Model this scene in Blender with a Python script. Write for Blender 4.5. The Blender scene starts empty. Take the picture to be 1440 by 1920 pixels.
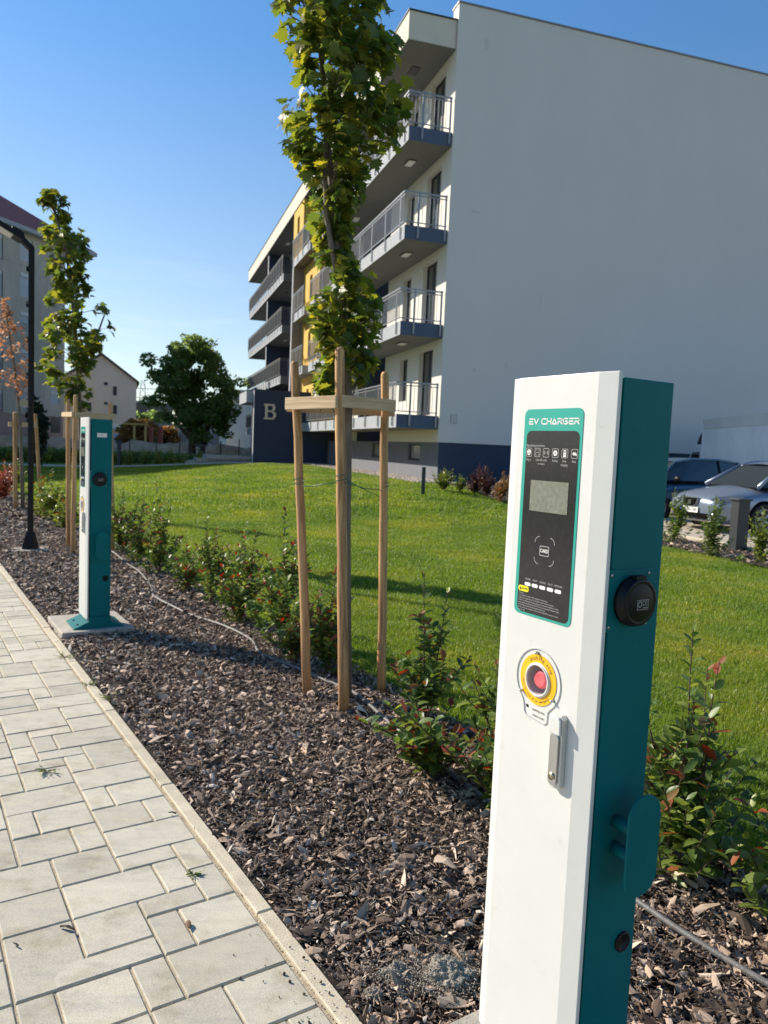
import bpy, bmesh, math, random
import numpy as np
from mathutils import Vector, Matrix, Euler
random.seed(7); rng = np.random.default_rng(7)
R = math.radians
SC = bpy.context.scene
COL = SC.collection

# ------------------------------------------------------------------ camera, sky, sun, exposure
F_PX, CX, CY, CAM_H = 1420.0, 720.0, 960.0, 1.45
PITCH, ROLL = R(4.77), R(2.46)
cam = bpy.data.cameras.new("camera"); camo = bpy.data.objects.new("camera", cam); COL.objects.link(camo)
cam.sensor_fit = 'VERTICAL'; cam.sensor_height = 36.0; cam.lens = 36.0 * F_PX / 1920.0
cam.clip_start = 0.05; cam.clip_end = 2000
camo.location = (0, 0, CAM_H)
camo.rotation_mode = 'QUATERNION'
camo.rotation_quaternion = (Matrix.Rotation(R(90) - PITCH, 3, 'X') @ Matrix.Rotation(ROLL, 3, 'Z')).to_quaternion()
cam.dof.use_dof = True; cam.dof.focus_distance = 1.75; cam.dof.aperture_fstop = 8.0
SC.camera = camo

SUN_DIR = Vector((-0.90, 0.437, 0)).normalized()
SUN_EL = R(31)
sd = Vector((SUN_DIR.x * math.cos(SUN_EL), SUN_DIR.y * math.cos(SUN_EL), math.sin(SUN_EL)))
world = bpy.data.worlds.new("World"); SC.world = world; world.use_nodes = True
wn = world.node_tree; wn.nodes.clear()
sky = wn.nodes.new("ShaderNodeTexSky"); sky.sky_type = 'NISHITA'; sky.sun_disc = False
sky.sun_elevation = SUN_EL; sky.sun_rotation = math.atan2(SUN_DIR.x, SUN_DIR.y)
sky.air_density = 1.0; sky.dust_density = 0.1; sky.ozone_density = 1.9; sky.altitude = 120
bg = wn.nodes.new("ShaderNodeBackground"); bg.inputs["Strength"].default_value = 0.115
wo = wn.nodes.new("ShaderNodeOutputWorld")
# thin cirrus low over the horizon, part of the sky itself
tc = wn.nodes.new("ShaderNodeTexCoord")
mp = wn.nodes.new("ShaderNodeMapping"); mp.inputs["Scale"].default_value = (3.0, 3.0, 22.0)
nz = wn.nodes.new("ShaderNodeTexNoise"); nz.inputs["Scale"].default_value = 2.3; nz.inputs["Detail"].default_value = 8; nz.inputs["Roughness"].default_value = 0.62
cr = wn.nodes.new("ShaderNodeValToRGB"); cr.color_ramp.elements[0].position = 0.50; cr.color_ramp.elements[1].position = 0.80
cr.color_ramp.elements[1].color = (0.45, 0.45, 0.45, 1)
mx = wn.nodes.new("ShaderNodeMix"); mx.data_type = 'RGBA'; mx.inputs[7].default_value = (5.6, 6.0, 6.4, 1)
sp = wn.nodes.new("ShaderNodeSeparateXYZ")
mr = wn.nodes.new("ShaderNodeMapRange"); mr.inputs[1].default_value = 0.06; mr.inputs[2].default_value = 0.26; mr.inputs[3].default_value = 1; mr.inputs[4].default_value = 0
mm = wn.nodes.new("ShaderNodeMath"); mm.operation = 'MULTIPLY'
L = wn.links.new
L(tc.outputs["Generated"], mp.inputs[0]); L(mp.outputs[0], nz.inputs[0]); L(nz.outputs[0], cr.inputs[0])
L(tc.outputs["Generated"], sp.inputs[0]); L(sp.outputs[2], mr.inputs[0]); L(cr.outputs[0], mm.inputs[0]); L(mr.outputs[0], mm.inputs[1])
hs = wn.nodes.new("ShaderNodeHueSaturation"); hs.inputs["Saturation"].default_value = 1.0; L(sky.outputs[0], hs.inputs["Color"])
m2s = wn.nodes.new("ShaderNodeMapRange"); m2s.inputs[1].default_value = 0.0; m2s.inputs[2].default_value = 0.45; m2s.inputs[3].default_value = 0.80; m2s.inputs[4].default_value = 1.25
L(sp.outputs[2], m2s.inputs[0]); L(m2s.outputs[0], hs.inputs["Saturation"])
m3s = wn.nodes.new("ShaderNodeMapRange"); m3s.inputs[1].default_value = 0.0; m3s.inputs[2].default_value = 0.5; m3s.inputs[3].default_value = 0.68; m3s.inputs[4].default_value = 1.04
L(sp.outputs[2], m3s.inputs[0]); L(m3s.outputs[0], hs.inputs["Value"])
L(mm.outputs[0], mx.inputs[0]); L(hs.outputs[0], mx.inputs[6]); L(mx.outputs[2], bg.inputs[0]); L(bg.outputs[0], wo.inputs[0])

sl = bpy.data.lights.new("sun", 'SUN'); sl.energy = 4.9; sl.angle = R(0.53); sl.color = (1.0, 0.90, 0.75)
so = bpy.data.objects.new("sun", sl); COL.objects.link(so); so.location = (-20, 10, 30)
so.rotation_mode = 'QUATERNION'; so.rotation_quaternion = sd.to_track_quat('Z', 'Y')
SC.view_settings.view_transform = 'Standard'; SC.view_settings.look = 'None'
SC.view_settings.exposure = 0.62; SC.view_settings.gamma = 1.0; SC.view_settings.use_curve_mapping = False
SC.cycles.max_bounces = 8; SC.cycles.transparent_max_bounces = 12
try:
    SC.cycles.use_denoising = True
except Exception: pass

# ------------------------------------------------------------------ measuring helpers (photo pixel -> place)
_f = Vector((0, math.cos(PITCH), -math.sin(PITCH))); _u0 = Vector((0, math.sin(PITCH), math.cos(PITCH))); _r0 = Vector((1, 0, 0))
_rt = _r0 * math.cos(ROLL) + _u0 * math.sin(ROLL); _up = _u0 * math.cos(ROLL) - _r0 * math.sin(ROLL)
def ray(x, y): return _f + _rt * ((x - CX) / F_PX) - _up * ((y - CY) / F_PX)
def gnd(x, y, z=0.0):
    d = ray(x, y); return Vector((0, 0, CAM_H)) + d * ((z - CAM_H) / d.z)
def at(x, y, Y):
    d = ray(x, y); return Vector((0, 0, CAM_H)) + d * (Y / d.y)
# path frame: s along the path, t across it towards the lawn; object rotation 33 degrees, local (t, s, z)
PO = Vector((-0.004, 1.8, 0)); PA = R(33.0)
PE = Vector((-math.sin(PA), math.cos(PA), 0)); PN = Vector((math.cos(PA), math.sin(PA), 0))
def P(s, t, z=0.0): return PO + PE * s + PN * t + Vector((0, 0, z))
def st_of(x, y):
    dx, dy = x - PO.x, y - PO.y
    return dx * PE.x + dy * PE.y, dx * PN.x + dy * PN.y
# building frame: u away along the facade, v outward; object rotation 17.6 degrees, local (-v, u, z)
BA = R(17.6); BC = Vector((1.62, 24.0, 0))
BU = Vector((-math.sin(BA), math.cos(BA), 0)); BV = Vector((-math.cos(BA), -math.sin(BA), 0))
def Bp(u, v, z=0.0): return BC + BU * u + BV * v + Vector((0, 0, z))
def sst(a):
    a = np.clip(a, 0, 1); return a * a * (3 - 2 * a)
def terrain(x, y):
    x = np.asarray(x, float); y = np.asarray(y, float)
    dx, dy = x - BC.x, y - BC.y
    u = dx * BU.x + dy * BU.y; v = dx * BV.x + dy * BV.y
    d = np.hypot(np.maximum(-u, 0), np.maximum(v - 1.2, 0))
    return 0.5 * sst((11 - d) / 10) * sst((v + 7) / 8)
def uv_of(x, y):
    dx, dy = x - BC.x, y - BC.y
    return dx * BU.x + dy * BU.y, dx * BV.x + dy * BV.y

# ------------------------------------------------------------------ materials
MATS = {}
def nmat(name):
    m = bpy.data.materials.new(name); m.use_nodes = True; MATS[name] = m
    return m, m.node_tree.nodes, m.node_tree.links, m.node_tree.nodes["Principled BSDF"]
def noise(N, Lk, scale, detail=4, rough=0.6, vec=None, dist=0.0):
    n = N.new("ShaderNodeTexNoise"); n.inputs["Scale"].default_value = scale; n.inputs["Detail"].default_value = detail
    n.inputs["Roughness"].default_value = rough; n.inputs["Distortion"].default_value = dist
    if vec is not None: Lk(vec, n.inputs["Vector"])
    return n
def ramp(N, stops):
    r = N.new("ShaderNodeValToRGB"); e = r.color_ramp.elements
    e[0].position, e[0].color = stops[0][0], (*stops[0][1], 1)
    e[1].position, e[1].color = stops[-1][0], (*stops[-1][1], 1)
    for p, c in stops[1:-1]:
        k = e.new(p); k.color = (*c, 1)
    return r
def coords(N, Lk, scale=(1, 1, 1), kind="Object"):
    t = N.new("ShaderNodeTexCoord"); m = N.new("ShaderNodeMapping"); m.inputs["Scale"].default_value = scale
    Lk(t.outputs[kind], m.inputs[0]); return m.outputs[0]
def simple(name, col, rough=0.6, metal=0.0, var=0.12, nscale=3.0, bump=0.0, bscale=60.0, vscale=(1, 1, 1), coat=0.0, spec=0.5, objvar=0.0):
    m, N, Lk_, b = nmat(name); Lk = m.node_tree.links.new
    v = coords(N, Lk, vscale)
    n = noise(N, Lk, nscale, 6, 0.65, v)
    lo = tuple(c * (1 - var) for c in col); hi = tuple(min(1, c * (1 + var)) for c in col)
    r = ramp(N, [(0.3, lo), (0.7, hi)]); Lk(n.outputs[0], r.inputs[0])
    out = r.outputs[0]
    if objvar:
        oi = N.new("ShaderNodeObjectInfo"); h = N.new("ShaderNodeHueSaturation")
        k = N.new("ShaderNodeMapRange"); k.inputs[3].default_value = 1 - objvar; k.inputs[4].default_value = 1 + objvar
        Lk(oi.outputs["Random"], k.inputs[0]); Lk(k.outputs[0], h.inputs["Value"]); Lk(out, h.inputs["Color"]); out = h.outputs[0]
    Lk(out, b.inputs["Base Color"])
    b.inputs["Roughness"].default_value = rough; b.inputs["Metallic"].default_value = metal
    b.inputs["Coat Weight"].default_value = coat; b.inputs["Specular IOR Level"].default_value = spec
    if bump:
        n2 = noise(N, Lk, bscale, 5, 0.6, v); bp = N.new("ShaderNodeBump"); bp.inputs["Strength"].default_value = bump; bp.inputs["Distance"].default_value = 0.01
        Lk(n2.outputs[0], bp.inputs["Height"]); Lk(bp.outputs[0], b.inputs["Normal"])
    return m

white_paint = simple("white_powder_coat", (0.62, 0.625, 0.60), 0.38, 0, 0.045, 4, 0.06, 900)
def speck(m, scale, lo, hi, col):
    N = m.node_tree.nodes; Lk = m.node_tree.links.new; b = N["Principled BSDF"]; src = b.inputs["Base Color"].links[0].from_socket
    v = coords(N, Lk); n = noise(N, Lk, scale, 6, 0.75, v); r = ramp(N, [(lo, (1, 1, 1)), (hi, col)]); Lk(n.outputs[0], r.inputs[0])
    mu = N.new("ShaderNodeMix"); mu.data_type = 'RGBA'; mu.blend_type = 'MULTIPLY'; mu.inputs[0].default_value = 1
    Lk(src, mu.inputs[6]); Lk(r.outputs[0], mu.inputs[7]); Lk(mu.outputs[2], b.inputs["Base Color"])
speck(white_paint, 14, 0.60, 0.78, (0.80, 0.78, 0.72)); speck(white_paint, 160, 0.70, 0.78, (0.7, 0.66, 0.6))
teal_paint = simple("teal_powder_coat", (0.0005, 0.130, 0.138), 0.45, 0, 0.07, 5, 0.06, 900, spec=0.12)
teal_print = simple("teal_print", (0.03, 0.34, 0.27), 0.22, 0, 0.05, 8)
black_print = simple("black_panel", (0.016, 0.016, 0.018), 0.16, 0, 0.3, 60, 0.02, 300)
white_print = simple("white_print", (0.75, 0.75, 0.72), 0.4, 0, 0.05)
grey_print = simple("grey_print", (0.40, 0.40, 0.39), 0.4, 0, 0.05)
lcd = simple("screen_glass", (0.19, 0.20, 0.16), 0.18, 0, 0.25, 90)
yellow_print = simple("yellow_print", (0.86, 0.46, 0.01), 0.35, 0, 0.04)
yellow_tag = simple("yellow_tag", (0.80, 0.68, 0.02), 0.35, 0, 0.04)
red_plastic = simple("red_plastic", (0.72, 0.12, 0.14), 0.45, 0, 0.08)
dark_plastic = simple("black_plastic", (0.006, 0.007, 0.008), 0.42, 0, 0.2, 20, spec=0.25)
speck(teal_paint, 20, 0.62, 0.8, (1.25, 1.2, 1.15)); speck(teal_paint, 220, 0.72, 0.78, (1.8, 1.6, 1.5))
gap_dark = simple("rubber_seal", (0.005, 0.005, 0.005), 0.9, spec=0.05)
chrome = simple("polished_metal", (0.62, 0.62, 0.62), 0.22, 1.0, 0.05, 30)
steel = simple("screw_steel", (0.5, 0.5, 0.5), 0.35, 1.0, 0.1)
concrete = simple("concrete", (0.40, 0.36, 0.30), 0.85, 0, 0.22, 9, 0.35, 120)
kerb_m = simple("kerb_concrete", (0.52, 0.46, 0.34), 0.85, 0, 0.16, 12, 0.35, 160, objvar=0.05)
sand = simple("joint_sand", (0.50, 0.42, 0.30), 0.95, 0, 0.3, 60, 0.8, 400)
lamp_black = simple("black_lamp_metal", (0.006, 0.007, 0.009), 0.5, 0.0, 0.1, spec=0.2)
bark_base = simple("mulch_soil", (0.025, 0.016, 0.011), 0.95, 0, 0.5, 40, 1.0, 130)
trunk_m = simple("young_bark", (0.16, 0.13, 0.10), 0.85, 0, 0.3, 30, 0.8, 90, (1, 1, 0.25))
stem_m = simple("shrub_stem", (0.085, 0.05, 0.035), 0.7, 0, 0.3, 30)
old_bark = simple("old_tree_bark", (0.07, 0.055, 0.04), 0.9, 0, 0.3, 6, 0.8, 20)
hose_m = simple("drip_hose", (0.13, 0.125, 0.12), 0.5, 0, 0.4, 30, 0.25, 200)
wire_green = simple("green_wire", (0.008, 0.10, 0.06), 0.5)
wall_grey = simple("render_light_grey", (0.60, 0.59, 0.56), 0.9, 0, 0.03, 0.5, 0.2, 120, (1, 1, 0.6))
wall_white = simple("render_white", (0.70, 0.66, 0.58), 0.9, 0, 0.03, 1.0, 0.12, 160)
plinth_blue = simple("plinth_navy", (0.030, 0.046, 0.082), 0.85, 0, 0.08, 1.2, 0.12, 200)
plinth_grey = simple("plinth_slate", (0.15, 0.16, 0.19), 0.85, 0, 0.06, 1.2, 0.12, 200)
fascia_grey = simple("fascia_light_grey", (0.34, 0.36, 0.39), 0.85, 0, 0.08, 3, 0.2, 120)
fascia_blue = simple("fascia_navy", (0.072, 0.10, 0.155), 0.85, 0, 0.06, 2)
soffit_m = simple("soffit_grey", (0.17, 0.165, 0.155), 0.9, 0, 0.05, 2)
yellow_wall = simple("render_yellow", (0.62, 0.40, 0.085), 0.9, 0, 0.05, 1, 0.12, 160)
rail_m = simple("galvanised_rail", (0.24, 0.25, 0.265), 0.45, 0.6, 0.12, 4)
frame_dark = simple("window_frame_anthracite", (0.022, 0.025, 0.03), 0.45)
lamp_white = simple("lamp_diffuser", (0.8, 0.8, 0.76), 0.4)
gravel_base = simple("gravel_strip", (0.48, 0.40, 0.32), 0.95, 0, 0.4, 45, 1.0, 60)
brown_rail = simple("brown_rail", (0.15, 0.135, 0.12), 0.5, 0.3)
sign_metal = simple("brushed_letter", (0.60, 0.52, 0.42), 0.45, 0.3)
old_concrete = simple("weathered_concrete", (0.46, 0.41, 0.34), 0.95, 0, 0.22, 0.6, 0.4, 30, (1, 1, 0.3))
shutter_m = simple("roller_shutter", (0.46, 0.48, 0.52), 0.7)
roof_red = simple("red_roof_tile", (0.27, 0.085, 0.065), 0.85, 0, 0.2, 3, 0.6, 10)
pink_wall = simple("pink_base", (0.40, 0.27, 0.23), 0.9, 0, 0.1, 2)
beige_wall = simple("render_beige", (0.80, 0.66, 0.54), 0.9, 0, 0.05, 0.6)
roof_dark = simple("dark_roof", (0.10, 0.085, 0.08), 0.8)
shed_m = simple("shed_white", (0.62, 0.62, 0.60), 0.8, 0, 0.1, 1)
shed_roof = simple("shed_roof", (0.30, 0.30, 0.31), 0.8, 0, 0.1, 1)
soil_m = simple("tan_soil", (0.50, 0.34, 0.21), 0.95, 0, 0.35, 1.2, 1.0, 8)
path_m = simple("pale_paving", (0.47, 0.43, 0.36), 0.9, 0, 0.12, 3, 0.2, 60)
park_m = simple("parking_paving", (0.43, 0.37, 0.29), 0.9, 0, 0.14, 4, 0.3, 80)
earth_m = simple("distant_ground", (0.10, 0.12, 0.05), 0.95, 0, 0.35, 0.15, 0.5, 4)
post_grey = simple("bollard_grey", (0.03, 0.037, 0.04), 0.5, 0.2)
tyre_m = simple("tyre", (0.015, 0.015, 0.015), 0.8)
alloy = simple("alloy_wheel", (0.45, 0.45, 0.47), 0.3, 0.9)
car_silverblue = simple("car_paint_silver_blue", (0.21, 0.25, 0.33), 0.34, 0.5, 0.03, 3, coat=0.8)
car_blue = simple("car_paint_dark_blue", (0.05, 0.13, 0.20), 0.25, 0.5, 0.03, 3, coat=0.8)
car_white = simple("van_paint_white", (0.62, 0.65, 0.68), 0.35, 0, 0.04)
tarp_m = simple("truck_tarpaulin", (0.74, 0.77, 0.80), 0.6, 0, 0.10, 1.2, 0.5, 4)
plate_white = simple("plate_white", (0.8, 0.8, 0.76), 0.4)
plate_blue = simple("plate_blue", (0.02, 0.10, 0.5), 0.4)
wood_yellow = simple("yellow_timber", (0.55, 0.40, 0.12), 0.7)
red_post = simple("red_post", (0.30, 0.05, 0.04), 0.6)
rubble_m = simple("concrete_rubble", (0.36, 0.325, 0.27), 0.95, 0, 0.35, 40, 1.0, 150)
chip_brown = simple("dried_bark", (0.22, 0.13, 0.08), 0.85, 0, 0.35, 40, 0.6, 120)
clear_cover = None

def glass(name, col=(0.02, 0.03, 0.035), rough=0.04):
    m, N, _, b = nmat(name)
    b.inputs["Base Color"].default_value = (*col, 1); b.inputs["Roughness"].default_value = rough
    b.inputs["Specular IOR Level"].default_value = 0.9; b.inputs["Coat Weight"].default_value = 0.6
    Lk = m.node_tree.links.new
    n = noise(N, Lk, 1.5, 2, 0.5, coords(N, Lk)); bp = N.new("ShaderNodeBump"); bp.inputs["Strength"].default_value = 0.03; Lk(n.outputs[0], bp.inputs["Height"]); Lk(bp.outputs[0], b.inputs["Normal"])
    return m
glass_dark = glass("window_glass")
glass_curtain = glass("window_glass_curtain", (0.30, 0.30, 0.27), 0.12)
car_glass = glass("car_glass", (0.010, 0.014, 0.014), 0.05)
def clear(name):
    m, N, _, b = nmat(name); b.inputs["Base Color"].default_value = (0.93, 0.94, 0.93, 1)
    b.inputs["Roughness"].default_value = 0.03; b.inputs["Alpha"].default_value = 0.14
    return m
clear_cover = clear("clear_acrylic")

def paver_mat():
    m, N, _, b = nmat("paver_concrete"); Lk = m.node_tree.links.new
    g = N.new("ShaderNodeNewGeometry"); mpg = N.new("ShaderNodeMapping")
    mpg.inputs["Rotation"].default_value = (0, 0, -PA); mpg.inputs["Scale"].default_value = (7, 22, 1)
    oi = N.new("ShaderNodeObjectInfo"); add = N.new("ShaderNodeVectorMath"); add.operation = 'ADD'
    sc = N.new("ShaderNodeMath"); sc.operation = 'MULTIPLY'; sc.inputs[1].default_value = 40
    Lk(oi.outputs["Random"], sc.inputs[0]); Lk(g.outputs["Position"], mpg.inputs[0]); Lk(mpg.outputs[0], add.inputs[0]); Lk(sc.outputs[0], add.inputs[1])
    n1 = noise(N, Lk, 1.0, 8, 0.72, add.outputs[0], 0.25)
    r1 = ramp(N, [(0.32, (0.59, 0.54, 0.42)), (0.50, (0.54, 0.50, 0.40)), (0.68, (0.45, 0.425, 0.36))])
    Lk(n1.outputs[0], r1.inputs[0])
    n2 = noise(N, Lk, 330, 3, 0.8, g.outputs["Position"]); r2 = ramp(N, [(0.30, (0.62, 0.61, 0.58)), (0.50, (1.0, 1.0, 1.0)), (0.70, (1.12, 1.12, 1.12))]); Lk(n2.outputs[0], r2.inputs[0])
    mu = N.new("ShaderNodeMix"); mu.data_type = 'RGBA'; mu.blend_type = 'MULTIPLY'; mu.inputs[0].default_value = 1
    Lk(r1.outputs[0], mu.inputs[6]); Lk(r2.outputs[0], mu.inputs[7])
    n4 = noise(N, Lk, 7, 5, 0.7, g.outputs["Position"]); r4 = ramp(N, [(0.50, (1, 1, 1)), (0.70, (0.76, 0.73, 0.66))]); Lk(n4.outputs[0], r4.inputs[0])
    mu2 = N.new("ShaderNodeMix"); mu2.data_type = 'RGBA'; mu2.blend_type = 'MULTIPLY'; mu2.inputs[0].default_value = 1
    Lk(mu.outputs[2], mu2.inputs[6]); Lk(r4.outputs[0], mu2.inputs[7])
    h = N.new("ShaderNodeHueSaturation"); k = N.new("ShaderNodeMapRange"); k.inputs[3].default_value = 0.84; k.inputs[4].default_value = 1.06
    Lk(oi.outputs["Random"], k.inputs[0]); Lk(k.outputs[0], h.inputs["Value"]); Lk(mu2.outputs[2], h.inputs["Color"]); Lk(h.outputs[0], b.inputs["Base Color"])
    b.inputs["Roughness"].default_value = 0.85
    n3 = noise(N, Lk, 180, 6, 0.7, g.outputs["Position"]); bp = N.new("ShaderNodeBump"); bp.inputs["Strength"].default_value = 0.35; bp.inputs["Distance"].default_value = 0.004
    Lk(n3.outputs[0], bp.inputs["Height"]); Lk(bp.outputs[0], b.inputs["Normal"])
    return m
paver_m = paver_mat()

def wood_mat(name, c1, c2, objvar=0.12):
    m, N, _, b = nmat(name); Lk = m.node_tree.links.new
    v = coords(N, Lk, (1, 1, 0.055)); oi = N.new("ShaderNodeObjectInfo")
    ad = N.new("ShaderNodeVectorMath"); ad.operation = 'ADD'; Lk(v, ad.inputs[0]); Lk(oi.outputs["Random"], ad.inputs[1])
    n = noise(N, Lk, 38, 4, 0.6, ad.outputs[0], 1.2)
    r = ramp(N, [(0.33, c1), (0.5, tuple((a + c) / 2 for a, c in zip(c1, c2))), (0.66, c2)]); Lk(n.outputs[0], r.inputs[0])
    # knots
    v2 = coords(N, Lk, (1, 1, 0.45)); vo = N.new("ShaderNodeTexVoronoi"); vo.inputs["Scale"].default_value = 7; Lk(v2, vo.inputs["Vector"])
    r2 = ramp(N, [(0.04, (0.25, 0.17, 0.12)), (0.13, (1, 1, 1))]); Lk(vo.outputs["Distance"], r2.inputs[0])
    mu = N.new("ShaderNodeMix"); mu.data_type = 'RGBA'; mu.blend_type = 'MULTIPLY'; mu.inputs[0].default_value = 0.8
    Lk(r.outputs[0], mu.inputs[6]); Lk(r2.outputs[0], mu.inputs[7])
    h = N.new("ShaderNodeHueSaturation"); k = N.new("ShaderNodeMapRange"); k.inputs[3].default_value = 1 - objvar; k.inputs[4].default_value = 1 + objvar
    Lk(oi.outputs["Random"], k.inputs[0]); Lk(k.outputs[0], h.inputs["Value"]); Lk(mu.outputs[2], h.inputs["Color"]); Lk(h.outputs[0], b.inputs["Base Color"])
    b.inputs["Roughness"].default_value = 0.75
    bp = N.new("ShaderNodeBump"); bp.inputs["Strength"].default_value = 0.5; bp.inputs["Distance"].default_value = 0.004
    Lk(n.outputs[0], bp.inputs["Height"]); Lk(bp.outputs[0], b.inputs["Normal"])
    return m
stake_m = wood_mat("round_stake_wood", (0.25, 0.125, 0.05), (0.64, 0.38, 0.165))
board_m = wood_mat("sawn_board_wood", (0.42, 0.28, 0.15), (0.62, 0.46, 0.28))

def leaf_mat(name, stops, trans=0.45, rough=0.4, tcol=1.0, spec=0.5, posvar=None):
    """fac per leaf = face attribute 'rnd' (joined foliage) + object random (single leaves)"""
    m, N, _, b = nmat(name); Lk = m.node_tree.links.new
    a = N.new("ShaderNodeAttribute"); a.attribute_name = "rnd"
    oi = N.new("ShaderNodeObjectInfo")
    s = N.new("ShaderNodeMath"); s.operation = 'ADD'; Lk(a.outputs["Fac"], s.inputs[0]); Lk(oi.outputs["Random"], s.inputs[1])
    fr = N.new("ShaderNodeMath"); fr.operation = 'FRACT'; Lk(s.outputs[0], fr.inputs[0])
    r = ramp(N, stops); Lk(fr.outputs[0], r.inputs[0]); out = r.outputs[0]
    if posvar:
        g = N.new("ShaderNodeNewGeometry"); n = noise(N, Lk, posvar, 3, 0.6, g.outputs["Position"])
        r3 = ramp(N, [(0.32, (0.60, 0.74, 0.66)), (0.52, (1.0, 1.0, 1.0)), (0.68, (1.55, 1.18, 1.15))]); Lk(n.outputs[0], r3.inputs[0])
        mu = N.new("ShaderNodeMix"); mu.data_type = 'RGBA'; mu.blend_type = 'MULTIPLY'; mu.inputs[0].default_value = 1
        Lk(out, mu.inputs[6]); Lk(r3.outputs[0], mu.inputs[7]); out = mu.outputs[2]
    Lk(out, b.inputs["Base Color"]); b.inputs["Roughness"].default_value = rough; b.inputs["Specular IOR Level"].default_value = spec
    t = N.new("ShaderNodeBsdfTranslucent"); h = N.new("ShaderNodeHueSaturation"); h.inputs["Hue"].default_value = 0.485; h.inputs["Saturation"].default_value = 1.1; h.inputs["Value"].default_value = 1.6 * tcol
    Lk(out, h.inputs["Color"]); Lk(h.outputs[0], t.inputs["Color"])
    ms = N.new("ShaderNodeMixShader"); ms.inputs[0].default_value = trans
    Lk(b.outputs[0], ms.inputs[1]); Lk(t.outputs[0], ms.inputs[2]); Lk(ms.outputs[0], N["Material Output"].inputs["Surface"])
    return m
maple_leaf_m = leaf_mat("maple_leaf", [(0, (0.060, 0.105, 0.026)), (0.5, (0.115, 0.160, 0.028)), (0.82, (0.20, 0.220, 0.034)), (1, (0.30, 0.28, 0.04))], 0.58, 0.42)
shrub_leaf_m = leaf_mat("laurel_leaf", [(0, (0.055, 0.105, 0.026)), (0.55, (0.120, 0.190, 0.038)), (1, (0.24, 0.30, 0.06))], 0.4, 0.42)
red_leaf_m = leaf_mat("red_new_leaf", [(0, (0.34, 0.055, 0.030)), (0.5, (0.32, 0.12, 0.04)), (1, (0.20, 0.14, 0.04))], 0.4, 0.5, 0.55)
lime_leaf_m = leaf_mat("lime_leaf", [(0, (0.11, 0.17, 0.03)), (1, (0.27, 0.32, 0.06))], 0.4, 0.35)
crimson_leaf_m = leaf_mat("crimson_leaf", [(0, (0.20, 0.03, 0.03)), (1, (0.30, 0.14, 0.06))], 0.4, 0.4)
brown_leaf_m = leaf_mat("dry_leaf", [(0, (0.34, 0.17, 0.08)), (1, (0.50, 0.31, 0.17))], 0.35, 0.6)
purple_leaf_m = leaf_mat("purple_leaf", [(0, (0.035, 0.018, 0.02)), (1, (0.09, 0.04, 0.035))], 0.3, 0.5)
far_leaf_m = leaf_mat("far_tree_leaf", [(0, (0.095, 0.16, 0.050)), (0.6, (0.16, 0.24, 0.075)), (1, (0.24, 0.32, 0.10))], 0.6, 0.5)
bush_orange_m = leaf_mat("autumn_bush_leaf", [(0, (0.20, 0.12, 0.04)), (1, (0.40, 0.24, 0.07))], 0.3, 0.6)
conifer_m = leaf_mat("conifer_needle", [(0, (0.012, 0.03, 0.016)), (1, (0.03, 0.055, 0.025))], 0.2, 0.6)
blade_m = leaf_mat("grass_blade", [(0, (0.115, 0.190, 0.020)), (0.6, (0.178, 0.268, 0.032)), (0.93, (0.25, 0.33, 0.05)), (1, (0.46, 0.43, 0.20))], 0.4, 0.45, posvar=0.55)
def chip_mat():
    m, N, _, b = nmat("bark_chip"); Lk = m.node_tree.links.new
    oi = N.new("ShaderNodeObjectInfo")
    r = ramp(N, [(0, (0.045, 0.027, 0.018)), (0.32, (0.13, 0.085, 0.058)), (0.54, (0.30, 0.21, 0.150)), (0.78, (0.52, 0.395, 0.30)), (0.93, (0.70, 0.50, 0.35)), (1, (0.86, 0.75, 0.62))])
    Lk(oi.outputs["Random"], r.inputs[0])
    v = coords(N, Lk, (1, 0.18, 1)); n = noise(N, Lk, 150, 4, 0.7, v); r2 = ramp(N, [(0.3, (0.55, 0.55, 0.55)), (0.7, (1.25, 1.25, 1.25))]); Lk(n.outputs[0], r2.inputs[0])
    mu = N.new("ShaderNodeMix"); mu.data_type = 'RGBA'; mu.blend_type = 'MULTIPLY'; mu.inputs[0].default_value = 1
    Lk(r.outputs[0], mu.inputs[6]); Lk(r2.outputs[0], mu.inputs[7]); Lk(mu.outputs[2], b.inputs["Base Color"])
    b.inputs["Roughness"].default_value = 0.72
    bp = N.new("ShaderNodeBump"); bp.inputs["Strength"].default_value = 0.6; bp.inputs["Distance"].default_value = 0.003
    Lk(n.outputs[0], bp.inputs["Height"]); Lk(bp.outputs[0], b.inputs["Normal"])
    return m
chip_m = chip_mat()
def lawn_mat():
    m, N, _, b = nmat("lawn_soil_grass"); Lk = m.node_tree.links.new
    g = N.new("ShaderNodeNewGeometry")
    n = noise(N, Lk, 0.55, 3, 0.6, g.outputs["Position"]); r = ramp(N, [(0.35, (0.085, 0.155, 0.016)), (0.65, (0.17, 0.225, 0.028))]); Lk(n.outputs[0], r.inputs[0])
    n2 = noise(N, Lk, 60, 5, 0.75, g.outputs["Position"]); r2 = ramp(N, [(0.35, (0.55, 0.6, 0.5)), (0.65, (1.25, 1.2, 1.1))]); Lk(n2.outputs[0], r2.inputs[0])
    mu = N.new("ShaderNodeMix"); mu.data_type = 'RGBA'; mu.blend_type = 'MULTIPLY'; mu.inputs[0].default_value = 1
    Lk(r.outputs[0], mu.inputs[6]); Lk(r2.outputs[0], mu.inputs[7]); Lk(mu.outputs[2], b.inputs["Base Color"])
    b.inputs["Roughness"].default_value = 0.95; b.inputs["Specular IOR Level"].default_value = 0.1
    bp = N.new("ShaderNodeBump"); bp.inputs["Strength"].default_value = 0.8; bp.inputs["Distance"].default_value = 0.03
    Lk(n2.outputs[0], bp.inputs["Height"]); Lk(bp.outputs[0], b.inputs["Normal"])
    return m
lawn_m = lawn_mat()

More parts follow.
